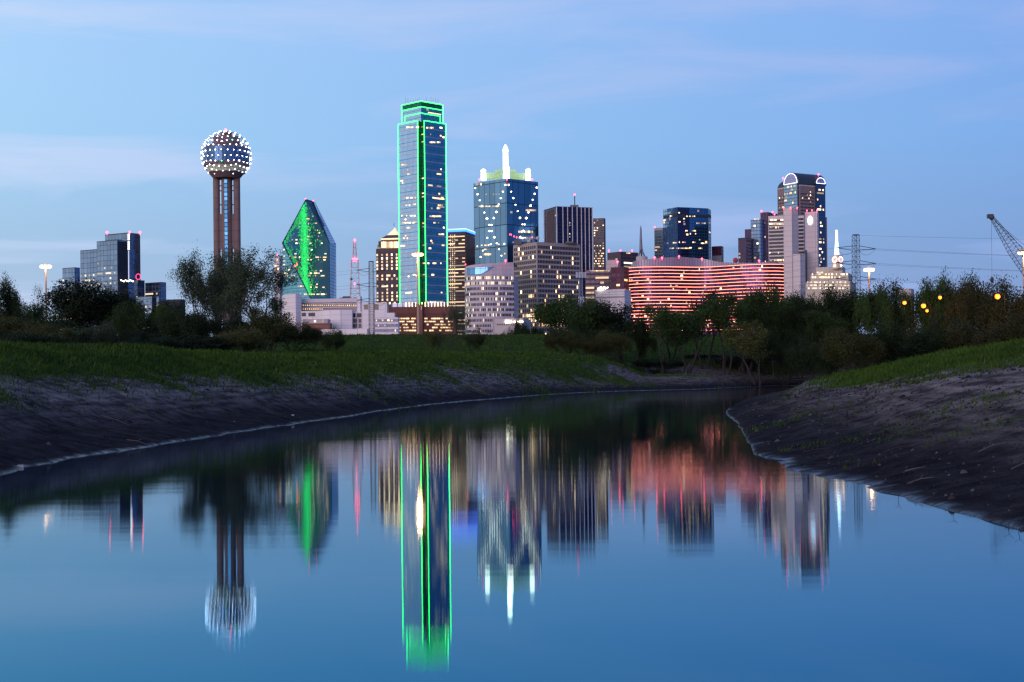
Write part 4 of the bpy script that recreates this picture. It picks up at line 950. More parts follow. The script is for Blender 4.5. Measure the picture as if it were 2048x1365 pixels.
# --- thin needle spire
D = 1250; q = P(1282.5, 517, D); root = empty('needle_spire', (q.x, D, GZ), 'thin grey needle spire on curved legs, silhouetted against the sky', 'spire')
mb = MB(); mb.tube([P(1282, 500, D), P(1281.6, 480, D), P(1281.6, 458, D), P(1281.6, 451, D)], [1.5, 1.1, .75, .1], 8); mb.build('needle', matte('grey_spire', (.20, .19, .24), .5), root)
for s in (-1, 1, 0):
    pp = [P(1282, 478, D), P(1282+s*1.2, 496, D), P(1282.5+s*3.2, 506, D+abs(1-abs(s))*4), P(1283+s*7 if s else 1283, 515, D+(1-abs(s))*8)]; mb = MB(); mb.tube(pp, [.5, .7, .75, .9], 5); mb.build('leg', matte('grey_spire_leg', (.20, .19, .24), .5), root)
mb = MB(); mb.cone((q.x+.5, D), 9, 5, GZ, ZR(1282, 514, D), 12); mb.build('base', M['concrete'], root)

# --- blue octagonal tower and neighbours
root, fs = simple('banded_tower', 'slim dark tower with pale cap, tucked behind the dark blue faceted tower', 1309, 1326, 1333, 456, 1850, 20, facade('banded_dark', (.06, .12, .16), (.15, .13, .16), 5, 4, .1, .35, metal=.5, rough=.2), .25, 14, py=500, vtop=.9)
beacon(root, P(1309.5, 455, 1855), .9); mb = MB(); f = fs[0]; slab(mb, f, 0, f.W, f.H-3.0, f.H+.2, e=.3); mb.build('cap', M['concrete'], root)
def octo():
    D = 1650; xs = [(1327, 22), (1355.5, 0), (1379, 5), (1417, 16), (1422.5, 34)]; pts = [(TX(x, 480)*(D+d), D+d) for x, d in xs]; bk = [(pts[-1][0]-8, D+65), (pts[0][0]+20, D+65)]
    root = empty('faceted_tower', (pts[1][0], D, GZ), 'dark blue mirrored glass tower with faceted corners', 'skyscraper'); zt = ZR(1370, 414.5, D)
    gs = [facade('faceted_glass_pale', (.25, .38, .55), (.04, .06, .12), 3.4, 3.8, .18, .18, metal=.9, rough=.08), facade('faceted_glass_navy', (.02, .035, .09), (.015, .02, .05), 3.4, 3.8, .18, .18, metal=.85, rough=.1), facade('faceted_glass_blue', (.05, .15, .27), (.02, .07, .14), 3.4, 3.8, .12, .15, metal=.9, rough=.08), facade('faceted_glass_edge', (.06, .05, .09), (.05, .03, .06), 3.4, 3.8, .15, .15, metal=.7, rough=.15)]
    bud = [0]; rs = []; fl = []
    al = pts+bk
    for i in range(len(al)):
        f = Face(al[i], al[(i+1) % len(al)], GZ, zt); mb = MB(); mb.quad(f.pt(0, 0), f.pt(f.W, 0), f.pt(f.W, f.H), f.pt(0, f.H), [(0, 0), (f.W, 0), (f.W, f.H), (0, f.H)]); mb.build('glass_facet', gs[min(i, 3)], root); fl.append(f)
        if i < 4:
            y0 = f.at((xs[i][0]+xs[i+1][0])/2, 430)[1]; y1 = f.at((xs[i][0]+xs[i+1][0])/2, 436)[1]; mb = MB(); slab(mb, f, 0, f.W, y1, y0, e=.12); mb.build('dark_belt', M['darkroof'], root)
    mb = MB(); mb.poly([Vector((*p, zt-.2)) for p in al]); mb.build('roof', M['darkroof'], root)
    rg = random.Random(9)
    S = [(0, 1340, 1345, 432.5), (0, 1327, 1331, 441), (0, 1339, 1354, 497), (0, 1334, 1338, 487), (0, 1346, 1354, 486), (1, 1357, 1372, 444), (1, 1360, 1370, 438), (1, 1368, 1376, 433), (1, 1376, 1378, 439), (1, 1356, 1379, 497), (1, 1377, 1379, 457), (1, 1358, 1377, 485), (1, 1371, 1375, 462), (2, 1393, 1411, 447), (2, 1384, 1392, 462), (2, 1380, 1392, 468), (2, 1402, 1420, 487), (2, 1397, 1405, 497), (2, 1385, 1391, 485), (2, 1379, 1384, 496), (2, 1398, 1401, 480), (2, 1379, 1391, 433), (3, 1418, 1421, 446), (3, 1418, 1421, 465), (1, 1357, 1360, 426)]
    per = {}
    for (i, x0, x1, y) in S:
        x = x0
        while x < x1:
            w = rg.choice((1.5, 2.5, 4)); 
            if rg.random() < .7: per.setdefault(i, []).append(pxrect(fl[i], x, min(x1, x+w), y-1.1, y+1.1))
            x += w+.8
    for i, L_ in per.items(): rs.append(windows(root, fl[i], L_, M['lit'], budget=bud))
    for i in range(3): rs.append(windows(root, fl[i], runs(fl[i], 3.5, 4, .035, 60+i, 40, run=1.5), M['lit'], budget=bud))
    finish_rest(root, rs, M['lit'])
octo()
root, fs = simple('maroon_tower', 'short maroon glass tower with lit lower floor beside the dark blue faceted tower', 1423.5, 1443, 1447, 492.5, 1720, 14, facade('wine_glass', (.12, .03, .07), (.09, .04, .06), 4, 4, .15, .2, metal=.4, rough=.25, var=.5), .0, 15, py=500)
windows(root, fs[0], [pxrect(fs[0], 1424.5+i*3, 1426.8+i*3, 513, 517) for i in range(6)], M['lit'], budget=[0]); mb = MB(); slab(mb, fs[0], 0, fs[0].W, 0, fs[0].at(1430, 512)[1], e=.4); mb.build('base_wall', M['concrete'], root)

# --- neon-banded curved hotel
def neon_hotel():
    root = empty('neon_hotel', (TX(1400)*1130, 1130, GZ), 'broad curving hotel striped with pink-orange neon bands on every floor', 'hotel')
    px = [1257, 1270, 1290, 1315, 1340, 1365, 1389, 1405, 1420, 1440, 1460, 1485, 1510, 1535, 1555, 1570]
    dd = [1158, 1152, 1149, 1148, 1149, 1153, 1157, 1158, 1156, 1151, 1145, 1139, 1135, 1133, 1134, 1139]
    # finer curve
    xs = np.linspace(1257, 1570, 61); ds = np.interp(xs, px, dd); 
    for _ in range(3): ds[1:-1] = (ds[:-2]+2*ds[1:-1]+ds[2:])/4
    pts = [(TX(x, 600)*d, d) for x, d in zip(xs, ds)]; bk = [(pts[-1][0]+10, 1175), (pts[0][0]+8, 1190)]
    ztop = ZR(1389, 534.5, 1158); z0 = ZR(1300, 668, 1146)
    gl = facade('plum_glass', (.07, .035, .11), (.03, .015, .04), 2.2, 2.72, .16, .0, metal=.5, rough=.12, var=.9)
    mb = MB(); mb.prism(pts+bk, GZ, ztop); mb.build('glass_wall', gl, root)
    # bands
    nb = 20; step = (ZR(1300, 534.5, 1146)-ZR(1300, 541.2, 1146))
    slabm = matte('floor_edge', (.08, .04, .055), .7)
    for k in range(nb):
        z = ztop-.3-k*step
        pa = [Vector((p[0], p[1]-.55, z)) for p in pts]
        mb = MB(); mb.tube(pa, .165, 4); mb.build('neon_band', M['neon'], root)
        mb = MB()
        for i in range(len(pts)-1):
            a, b_ = pts[i], pts[i+1]
            q = [(a[0], a[1]-.5), (b_[0], b_[1]-.5), (b_[0], b_[1]+.1), (a[0], a[1]+.1)]; mb.prism(q, z-.75, z-.30)
        mb.build('floor_edge', slabm, root)
    # end wall lamps
    for i in range(26): q = P(1257.2, 538+i*3.1, 1158); mb = MB(); mb.sphere(q, .45, 6, 4); mb.build('edge_lamp', M['white'], root)
    # ribbed roof screen
    prof = [(1262, 532), (1266, 523.5), (1275, 521), (1300, 518.5), (1330, 515.5), (1361, 514), (1385, 516), (1407, 518), (1425, 521.5), (1442, 524.8), (1480, 526), (1510, 526.5), (1535, 523.5), (1548, 523), (1560, 527.5)]
    rib = facade('ribbed_metal', (.32, .28, .36), (.19, .16, .22), 2.3, 100, .22, 0, metal=.3, rough=.4, var=.15)
    mb = MB(); xs2 = np.linspace(1262, 1560, 80); zz = np.interp(xs2, [p[0] for p in prof], [p[1] for p in prof]); acc = 0; pp = None
    for x, y in zip(xs2, zz):
        d = float(np.interp(x, xs, ds))+7; q = P(x, y, d); lo = Vector((q.x, q.y, ztop-.1))
        if pp:
            w = (q-pp[0]).length; mb.quad(pp[1], lo, q, pp[0], [(acc, 0), (acc+w, 0), (acc+w, 9), (acc, 9)]); mb.quad(q, pp[0], pp[0]+Vector((0, 14, -1)), q+Vector((0, 14, -1))); acc += w
        pp = (q, lo)
    mb.build('roof_screen', rib, root)
    for x, y in ((1309.5, 515.5), (1324, 516), (1358, 513), (1404, 518), (1518, 522)): beacon(root, P(x, y, 1150), .75)
    mb = MB(); q = P(1471, 521, 1150); mb.sphere(q, 2.2, 10, 6); mb.build('roof_dome', matte('red_dome', (.4, .05, .07), .5), root)
    # lit guest rooms
    rg = random.Random(17); mbs = []; used = 0; rest = MB(); rest2 = []
    for i in range(len(pts)-1):
        f = Face(pts[i], pts[i+1], GZ, ztop)
        L_ = []
        for k in range(19):
            pr = .07 + (.35 if xs[i] < 1272 and k in (3, 4, 7, 8, 11) else 0)
            if rg.random() < pr:
                v = f.H-.3-(k+1)*step+.35; u = rg.uniform(.1, max(.2, f.W-2.4)); L_.append((u, u+rg.uniform(.7, 2.1), v, v+1.45))
        bud = [used]; r = windows(root, f, L_, M['lit_amber'] if False else M['lit'], budget=bud, cap=100, seed=i); used = bud[0]; rest2.append(r)
    finish_rest(root, rest2, M['lit'])
neon_hotel()

# --- stepped tower group
def stepped():
    D = 1600; root = empty('stepped_tower', (TX(1500)*D, D, GZ), 'stepped maroon and slate office tower behind the neon hotel', 'skyscraper')
    pl = facade('plum_grid', (.05, .05, .10), (.12, .06, .09), 3.2, 4, .3, .3, metal=.5, rough=.2); sl = facade('slate_glass', (.16, .22, .33), (.06, .08, .14), 3.6, 4, .12, .15, metal=.85, rough=.12)
    bud = [0]; rs = []
    for k, (l, c, r, yt, mat, dd, dens) in enumerate(((1476.5, 1492, 1503, 475.5, pl, -8, .25), (1490, 1502, 1506, 458.5, pl, 6, .1), (1502, 1521, 1530, 439, sl, 0, .14), (1521.5, 1536, 1556, 424.5, pl, 8, .1))):
        pts = foot(l, c, r, D+dd, 25, 500); fs = mass(root, 'tier', pts, GZ, ZR(c, yt, D+dd), mat); rs.append(windows(root, fs[0], runs(fs[0], 3.3, 4, dens, 50+k, 60, run=1.6, fw=.6, fh=.5), M['lit'], budget=bud, seed=k))
        if k == 2: rs.append(windows(root, fs[0], [pxrect(fs[0], 1508.5+i*2.5, 1510+i*2.5, 437.8, 439.8) for i in range(5)], M['lit_white'], budget=bud))
    finish_rest(root, rs, M['lit'])
    for x, y in ((1523, 422.5), (1545, 424.5), (1549, 429)): beacon(root, P(x, y, D+5), .8)
stepped()

# --- barrel-vaulted skyscraper
def vault_tower():
    D = 1723; pts = foot(1555.5, 1601, 1650, D, 46, 450); root = bld('vaulted_skyscraper', 'granite and glass skyscraper topped by crossed barrel vaults with lit arches', 'skyscraper', pts)
    gr = matte('rose_granite', (.24, .17, .18), .7, .12, .1, joint=(4, 4)); glp = facade('bay_glass', (.22, .30, .42), (.06, .08, .12), 2.2, 4, .12, .15, metal=.88, rough=.1); gld = facade('bay_glass_blue', (.065, .11, .19), (.03, .05, .1), 2.2, 4, .12, .15, metal=.88, rough=.1)
    zt = ZR(1601, 371, D); fs = mass(root, 'shaft', pts, GZ, zt, gr)
    # flared lower part
    q = foot(1552.5, 1601, 1654, D-3, 46, 450); mb = MB(); mb.prism(q, GZ, ZR(1601, 432, D)); mb.build('base_block', gr, root)
    bx = [(fs[0], 1571.5, 1598, glp), (fs[1], 1630, 1647.5, gld)]
    roofm = matte('vault_copper', (.035, .05, .07), .4, .2, .2)
    mids = []; bud = [0]; rs = []
    for k, (f, x0, x1, mat) in enumerate(bx):
        u0, _ = f.at(x0, 400); u1, _ = f.at(x1, 400); u1 = min(u1, f.W-.6); vt = f.at((x0+x1)/2, 368)[1]
        mb = MB(); slab(mb, f, u0, u1, 0, vt, e=2.8); mb.uv = [(0, 0), (u1-u0, 0), (u1-u0, vt), (0, vt)]+mb.uv[4:]; mb.build('glass_bay', mat, root)
        r = (u1-u0)/2; um = (u0+u1)/2; zh = r*(1.05 if k == 0 else .95)
        # half-round gable window with a lit arch, the vault running back from it
        arc = [f.pt(um+r*math.cos(a), vt+zh*math.sin(a), 2.9) for a in np.linspace(0, math.pi, 17)]
        mb = MB(); mb.poly(arc, [((p-arc[0]).length, (p.z-arc[0].z)) for p in arc]); mb.build('gable_window', facade('gable_glass', (.25, .25, .42), (.5, .5, .7), 2.4, 2.4, .16, .16, metal=.5, rough=.2), root)
        lm = emit('arch_light', (.72, .72, 1.0), 3.0)
        mb = MB(); mb.tube(arc, .38, 5); mb.tube([arc[0], arc[-1]], .34, 5); mb.build('arch_light', lm, root)
        # broad dark vault over the full face
        U0, U1 = .0, f.W; R2 = f.W/2; hh = ZR(1601, 352.5, D)-zt
        ring = []; N = 18
        depth = (fs[1] if k == 0 else fs[0]).W
        mb = MB(); prev = None
        for j in range(N+1):
            a = math.pi*j/N; u = um+(r+2.4)*math.cos(a); v = vt-1.5+(zh+2.6)*math.sin(a)
            p0 = f.pt(u, v, 2.2); p1 = f.pt(u, v, -depth-2.2)
            if prev: mb.quad(prev[0], p0, p1, prev[1])
            prev = (p0, p1); ring.append((p0, p1))
        mb.poly([p[0] for p in ring]); mb.poly([p[1] for p in ring][::-1]); mb.build('vault', roofm, root)
        rs.append(windows(root, f, [(a, b_, c, d) for (a, b_, c, d) in runs(f, 2.3, 4, .40 if k == 0 else .34, 70+k, f.H*.48, vt-1, u0+.5, u1-.5, run=2.0, rowp=.4)], M['lit'], e=3.0, budget=bud, seed=k))
        rs.append(windows(root, f, runs(f, 2.6, 4, .22, 80+k, f.H*.45, f.H-2, 0, u0-1, run=1.6, rowp=.45, fw=.55, fh=.4), M['lit'], budget=bud, seed=k, e=.2))
        if k == 1: rs.append(windows(root, f, runs(f, 2.3, 4, .4, 90+k, 30, f.H*.48, u0+.5, u1-.5, run=2.0, rowp=.5), M['lit'], e=3.0, budget=bud, seed=k))
        dk = [(.8+j*2.2, 2.2+j*2.2, 40+i*4, 41.8+i*4) for i in range(int((f.H-44)/4)) for j in range(int((u0-1.5)/2.2))]
        mb = MB(); 
        for q_ in dk: slab(mb, f, *q_, e=.1)
        mb.build('dark_window', M['dark_win'], root, kind='stuff')
    # mansard shoulders between the vaults
    C0 = Vector(((pts[0][0]+pts[2][0])/2, (pts[0][1]+pts[2][1])/2, 0))
    n = 6; prevp = [(p[0], p[1]) for p in pts]; pz = zt
    mb = MB()
    for i in range(1, n+1):
        a = i/n*math.pi/2; s = .62+.38*math.cos(a); z = zt+(ZR(1601, 355.0, D)-zt)*math.sin(a); cur = [(C0.x+(p[0]-C0.x)*s, C0.y+(p[1]-C0.y)*s) for p in pts]
        mb.prism(prevp, pz, z, top=cur, cap=(i == n)); prevp = cur; pz = z
    mb.build('shoulder_roof', roofm, root)
    mb = MB(); mb.prism([(p[0]+(p[0]-C0.x)*.012, p[1]+(p[1]-C0.y)*.012) for p in pts], zt-.6, zt+.8); mb.build('cornice', M['concrete'], root)
    finish_rest(root, rs, M['lit'])
    for x, y in ((1566, 356.5), (1584, 351), (1637, 349.5)): beacon(root, P(x, y, D+20), .95)
vault_tower()

# --- white-banded tower with blank concrete slabs
def slab_tower():
    D = 1090; root = empty('slab_tower', (TX(1600)*D, D, GZ), 'pale concrete slab tower with banded wings and a glowing oval sign', 'skyscraper')
    con = matte('slab_concrete', (.62, .52, .53), .85, .06, .05, joint=(8, 4)); bandw = matte('band_wall', (.62, .53, .54), .8, .06, .05)
    # banded wing
    pts = foot(1537, 1568, 1573, D+92, 8, 480); zt = ZR(1550, 431.5, D+92); fs = mass(root, 'banded_wing', pts, GZ, zt, bandw); f = fs[0]; bud = [0]
    dk = matte('ribbon_glass', (.014, .016, .03), .3, .3, .3, .25)
    for i in range(15):
        y = 440+i*7.35; v0 = f.at(1552, y+4.7)[1]; v1 = f.at(1552, y)[1]; mb = MB(); slab(mb, f, .4, f.W-.2, v0, v1, e=.12); mb.uv[:4] = [(0, 1), (f.W, 1), (f.W, 3), (0, 3)]; mb.build('ribbon_window', dk, root)
    rs = []
    rc = []
    rg = random.Random(4)
    for y, p in ((440.5, .55), (448.5, .95), (455.5, .25), (521, .8), (506, .2)):
        for j in range(12):
            if rg.random() < p: rc.append(pxrect(f, 1538.5+j*2.5, 1540.4+j*2.5, y-1.3, y+1.5))
    rs.append(windows(root, f, rc, M['lit'], budget=bud, e=.3))
    # second banded strip between the slabs
    pts = foot(1594, 1608, 1611, D+40, 8, 480); fs2 = mass(root, 'banded_wing', pts, GZ, ZR(1602, 431.5, D+40), bandw); f = fs2[0]
    for i in range(11):
        y = 436.5+i*7.4; v0 = f.at(1602, y+4.4)[1]; v1 = f.at(1602, y)[1]; mb = MB(); slab(mb, f, .3, f.W-.2, v0, v1, e=.12); mb.uv[:4] = [(0, 1), (f.W, 1), (f.W, 3), (0, 3)]; mb.build('ribbon_window', dk, root)
    # blank slabs
    p1 = foot(1567, 1584, 1597, D, 30, 480); mass(root, 'blank_slab', p1, GZ, ZR(1582, 416.5, D), con)
    p2 = foot(1585, 1600, 1610, D-14, 30, 480); mass(root, 'low_slab', p2, GZ, ZR(1598, 508, D-14), con)
    p3 = foot(1610, 1635, 1638, D+10, 14, 480); fs3 = mass(root, 'blank_slab', p3, GZ, ZR(1622, 423.5, D+10), con)
    f = fs3[0]; u, v = f.at(1620.5, 441.5); mb = MB(); ring = [f.pt(u+2.0*math.cos(a), v+3.5*math.sin(a), .5) for a in np.linspace(0, 2*math.pi, 24, endpoint=False)]; back = [p-f.n*.6 for p in ring]
    mb.poly(ring); 
    for i in range(24): j = (i+1) % 24; mb.quad(ring[j], ring[i], back[i], back[j])
    mb.build('oval_sign', emit('oval_sign', (.55, .85, 1), 2.6), root)
    for x, y, d in ((1567, 416, 0), (1581, 415.5, 0), (1594.5, 416, 0), (1614, 421.5, 10), (1624, 421, 10), (1634, 421.5, 10)): beacon(root, P(x, y, D+d), .5)
    mb = MB(); q = P(1611, 560, D+8); mb.box(q.x-.7, q.x+.7, q.y-4, q.y+2, GZ, ZR(1611, 500, D)); mb.build('dark_joint', M['steel'], root)  # dark steel strip between the slabs
    finish_rest(root, rs, M['lit'])
slab_tower()

# --- stepped court building with clock tower and glowing spire
def clock_building():
    D = 950; root = empty('clock_building', (TX(1665)*D, D, GZ), 'cream stepped building with a clock turret and glowing white spire', 'building')
    cream = matte('cream_stone', (.55, .46, .38), .8, .1, .1, joint=(3, 3)); bud = [0]; rs = []
    for k, (l, c, r, yt, th, dd, nc, ys) in enumerate(((1611, 1700, 1712, 563, 8, 0, 30, (565, 571, 577)), (1621, 1697, 1705, 546.5, 8, 8, 24, (549, 555)), (1632, 1685, 1691, 533.5, 8, 16, 12, ()))):
        pts = foot(l, c, r, D+dd, th, 570); fs = mass(root, 'tier', pts, GZ, ZR(c, yt, D+dd), cream); f = fs[0]; L_ = []; rg = random.Random(k)
        for y in ys:
            for j in range(nc):
                x = l+3+j*(c-l-4)/nc
                if rg.random() < (.85 if k == 0 else .6): L_.append(pxrect(f, x, x+1.9, y-1.5, y+1.5))
        rs.append(windows(root, f, L_, M['lit_white'] if k == 0 else M['lit'], budget=bud, seed=k))
    rs.append(windows(root, Face.__new__(Face) if False else f, [pxrect(f, 1634+j*2.5, 1635.6+j*2.5, 544, 547) for j in range(6)], M['dark_win'], budget=bud))
    finish_rest(root, rs, M['lit_white'])
    pts = foot(1663, 1676.5, 1685.5, D+12, 40, 520); zt = ZR(1675, 510, D+12); z0 = ZR(1675, 534, D+12); fs = [Face(pts[i], pts[(i+1) % 4], z0, zt) for i in range(2)]
    mb = MB(); mb.prism(pts, z0-1, zt); t = mb.build('clock_turret', matte('lit_turret', (.62, .48, .42), .8), root)
    ringm = emit('clock_ring', (1, .62, .55), 3.0); facem = emit('clock_face', (.95, .72, .72), .7)
    for f in fs:
        u = f.W/2; v = f.H*.62; rad = min(f.W*.42, 1.9)
        disc = [f.pt(u+rad*math.cos(a), v+rad*math.sin(a), .15) for a in np.linspace(0, 2*math.pi, 20, endpoint=False)]; mb = MB(); mb.poly(disc); o = mb.build('clock_face', facem, t)
        rp = [f.pt(u+rad*math.cos(a), v+rad*math.sin(a), .25) for a in np.linspace(0, 2*math.pi, 25)]; mb = MB(); mb.tube(rp, .26, 4, cap=False); mb.build('clock_ring', ringm, t)
        mb = MB(); mb.tube([f.pt(u, v, .35), f.pt(u+.9, v+.9, .35)], .12, 4); mb.tube([f.pt(u, v, .35), f.pt(u-.6, v-.5, .35)], .14, 4); mb.build('clock_hand', matte('clock_hand', (.4, .05, .05), .6), t)
        ql = f.pt(u, .9, .6); mb = MB(); mb.sphere(ql, .55, 8, 5); mb.build('flood_lamp', M['white'], t)
    cc = Vector(((pts[0][0]+pts[2][0])/2, (pts[0][1]+pts[2][1])/2, 0)); 
    mb = MB(); k = (D+12)/F
    for (w0, w1, y0, y1) in ((10, 5.6, 510, 482), (5.2, 4.6, 482, 459.5)): mb.cone((cc.x-.2, cc.y), w0*k/2, w1*k/2, ZR(1675, y0, D+12), ZR(1675, y1, D+12), 6)
    mb.build('spire', M['bluewhite'], root)
    for x, y in ((1738, 577), (1726, 573)): pass
clock_building()
simple('low_office', 'plain low beige building seen over the trees beyond the cream clock building', 1790, 1822, 1828, 577.5, 900, 10, M['concrete'], 0, 33)

# --- white civic complex and brown car park behind the levee
def civic():
    D = 620; root = empty('civic_building', (TX(690)*D, D, GZ), 'long white civic building with rounded end and rows of small yellow lights', 'building')
    ww = M['white_wall']; Pz = lambda y, x=690, d=D: ZR(x, y, d)
    # rounded end
    xs = [564, 566, 571, 580, 592, 603, 603.5]; ds = [22, 12, 5, 1, 0, 3, 20]; pts = [(TX(x, 620)*(D+d), D+d) for x, d in zip(xs, ds)]; mb = MB(); mb.prism(pts+[(pts[0][0]+3, D+30)], GZ, Pz(588, 590)); mb.build('rounded_wall', ww, root)
    ctr = foot(602, 715, 720, D+6, 6, 620); fs = mass(root, 'office_wing', ctr, GZ, Pz(597.5), matte('taupe_panel', (.34, .27, .27), .8, .1, .1)); f = fs[0]
    lm = litmat('small_lamp', (1, .6, .2), (1, .75, .4), .9, 2.0)
    bud = [0]; rc = []
    for y in (603, 611, 618.5):
        u, v = f.at(660, y); 
        for j in range(26):
            x = 606+j*4.2
            if y > 615 and x > 645: continue
            rc.append(pxrect(f, x, x+1.5, y-.9, y+.9))
    r1 = windows(root, f, rc, lm, 'window', budget=bud); finish_rest(root, [r1], lm)
    mb = MB(); slab(mb, f, 0, f.W, f.H-1.3, f.H+.4, e=.8); mb.build('cornice', ww, root)
    for y in (607, 614.5): v = f.at(660, y)[1]; mb = MB(); slab(mb, f, 0, f.W, v-.35, v, e=.5); mb.build('floor_edge', ww, root)
    q = foot(714, 721, 724, D+4, 10, 620); mass(root, 'white_pier', q, GZ, Pz(592, 718), ww)
    # lower front hall: curved blank wall with slot windows either side
    xs = [637, 645, 660, 680, 704]; ds = [6, 1, -2, -3, -2]; pts = [(TX(x, 640)*(D-22+d), D-22+d) for x, d in zip(xs, ds)]; mb = MB(); mb.prism(pts+[(pts[-1][0], D+8), (pts[0][0], D+8)], GZ, Pz(620.5, 670, D-24)); mb.build('blank_hall', ww, root)
    q = foot(703, 733, 737, D-20, 6, 640); fs = mass(root, 'window_wing', q, GZ, Pz(623.5, 718, D-20), ww); f = fs[0]
    rc = [pxrect(f, 706+j*2.9, 708+j*2.9, y0, y1) for j in range(8) for (y0, y1) in ((638, 646), (648, 656)) if j != 3]+[pxrect(f, 706, 711, 627, 635), pxrect(f, 714, 728, 627, 635)]
    windows(root, f, rc, M['dark_win'], budget=bud)
    q = foot(602, 640, 643, D-8, 6, 640); fs = mass(root, 'recessed_wing', q, GZ, Pz(622.5, 620, D-8), ww); f = fs[0]; windows(root, f, [pxrect(f, 603.5, 612, 626, 633), pxrect(f, 617, 630, 626, 633)], M['dark_win'], budget=bud)
    q = foot(604, 660, 664, D-40, 6, 650); fs = mass(root, 'brick_annex', q, GZ, Pz(647, 630, D-40), matte('annex_brick', (.25, .11, .09), .85, .15, .3, joint=(2.2, 6))); 
    q = foot(606, 655, 661, D-34, 6, 650); fs = mass(root, 'brick_upper', q, GZ, Pz(638.5, 630, D-34), M['concrete']); f = fs[0]; windows(root, f, [pxrect(f, 628, 632, 641, 645), pxrect(f, 645, 647.5, 640, 645)], M['lit'], budget=bud)
    q = foot(640, 734, 740, D-55, 5, 660); mass(root, 'forecourt_wall', q, GZ, Pz(658.5, 690, D-55), ww)
    for i, (x, w, h) in enumerate(((684, 5, 5), (693, 8, 7), (703, 4, 3.5), (710, 3, 5))): qq = P(x, 592, D+20); mb = MB(); mb.box(qq.x-w*.2, qq.x+w*.2, qq.y-1, qq.y+1, Pz(597.5, 690)-.2, Pz(597.5, 690)+h*.3); mb.build('roof_plant', M['roofgear'], root)
civic()
def terrace_offices():
    D = 560; root = empty('white_offices', (TX(770)*D, D, GZ), 'small white office building with ribbon windows, behind the lattice pylon', 'building')
    q = foot(727, 796, 803, D+30, 8, 620); mass(root, 'upper_box', foot(723, 774, 777, D+36, 6, 620), GZ, ZR(750, 605.5, D+36), M['white_wall'])
    f = Face(*foot(723, 774, 777, D+36, 6, 620)[:2], GZ, ZR(750, 605.5, D+36)); windows(root, f, [pxrect(f, 728, 736, 610, 619), pxrect(f, 748, 757, 609, 620)], matte('tan_panel', (.30, .24, .2), .8), 'panel', budget=[0])
    fs = mass(root, 'terrace', foot(745, 789, 792, D+12, 6, 640), GZ, ZR(770, 626, D+12), M['white_wall'])
    fs = mass(root, 'front_block', foot(748, 796.5, 799, D, 6, 640), GZ, ZR(770, 635.5, D), M['white_wall']); f = fs[0]
    for i, y in enumerate((638.5, 648.5, 658.5)):
        r_ = pxrect(f, 749, 796, y, y+5.5); mb = MB(); slab(mb, f, *r_, e=.1); mb.uv[:4] = [(0, 1), (f.W, 1), (f.W, 3), (0, 3)]; mb.build('ribbon_window', facade('ribbon', (.08, .09, .15), (.3, .3, .35), .55, 9, .25, 0, metal=.5, rough=.2), root)
    windows(root, f, [pxrect(f, x, x+w, y, y+3) for x, y, w in ((764, 639.5, 3), (775, 639.5, 4), (769, 650, 1.6), (752, 640, 2), (783, 640, 2), (790, 660, 2), (756, 650, 2))], M['lit'], budget=[0], e=.25)
terrace_offices()
def car_park():
    D = 680; root = empty('car_park', (TX(850)*D, D, GZ), 'brown brick multi-storey car park lit inside, below the green-outlined skyscraper', 'car park')
    br = matte('brown_brick', (.19, .075, .06), .85, .12, .2, joint=(9, 30)); pts = foot(780, 911, 915, D, 4, 640); fs = mass(root, 'wall', pts, GZ, ZR(850, 613.5, D), br); f = fs[0]; bud = [0]
    mb = MB(); u0, _ = f.at(834, 640); u1, _ = f.at(846, 640); slab(mb, f, u0, u1, 0, f.H+1, e=2.5); mb.build('stair_tower', matte('stair_brick', (.26, .11, .085), .85, .1, .2), root)
    rc = []; rg = random.Random(3)
    for i, y in enumerate((637.5, 643.5, 649.5, 655.5, 661.5)):
        for x0, x1 in ((798, 832), (849, 905)):
            x = x0
            while x < x1:
                w = rg.choice((3, 4, 6)); 
                if rg.random() < .68: rc.append(pxrect(f, x, min(x1, x+w), y-1.3, y+1.3))
                x += w+.8
    r = windows(root, f, rc, M['lit_amber'] if False else litmat('garage_light', (1, .55, .22), (1, .75, .4), .6, 2.4), budget=bud, name='opening'); finish_rest(root, [r], M['lit'], 'opening')
    windows(root, f, [pxrect(f, 843.5, 845, 596+17, 620)], M['lit_amber'], budget=[0], e=2.7)
    for i in range(9): q = P(818+i*8+(i > 3)*4, 603-(i % 2), D+30); 
    for i in range(14): qq = P(812+i*6.4, 612, D+12); mb = MB(); mb.box(qq.x-.12, qq.x+.12, qq.y-.12, qq.y+.12, qq.z-1, qq.z+1.4); mb.sphere(qq+Vector((0, 0, 1.5)), .22, 6, 4); mb.build('deck_lamp', M['lit_white'] if False else M['mastlamp'], root)
car_park()
D = 760; root, fs = simple('glass_pavilion', 'low glassy building with a lit roofline behind the brown car park', 783, 826, 836, 606, 780, 8, facade('pavilion', (.2, .25, .35), (.3, .25, .27), 3, 4, .2, .3, metal=.6, rough=.2), .3, 44, py=600)
root, fs = simple('glass_lobby', 'low lobby block with a row of square lights at the foot of the green-outlined skyscraper', 849, 888, 893, 602, 1300, 8, facade('lobby', (.08, .14, .25), (.3, .25, .27), 3, 4, .2, .3, metal=.6, rough=.2), .2, 45, py=600)
windows(root, fs[0], [pxrect(fs[0], 851+i*3.2, 853+i*3.2, 603, 606) for i in range(11)], M['lit_white'], budget=[0])

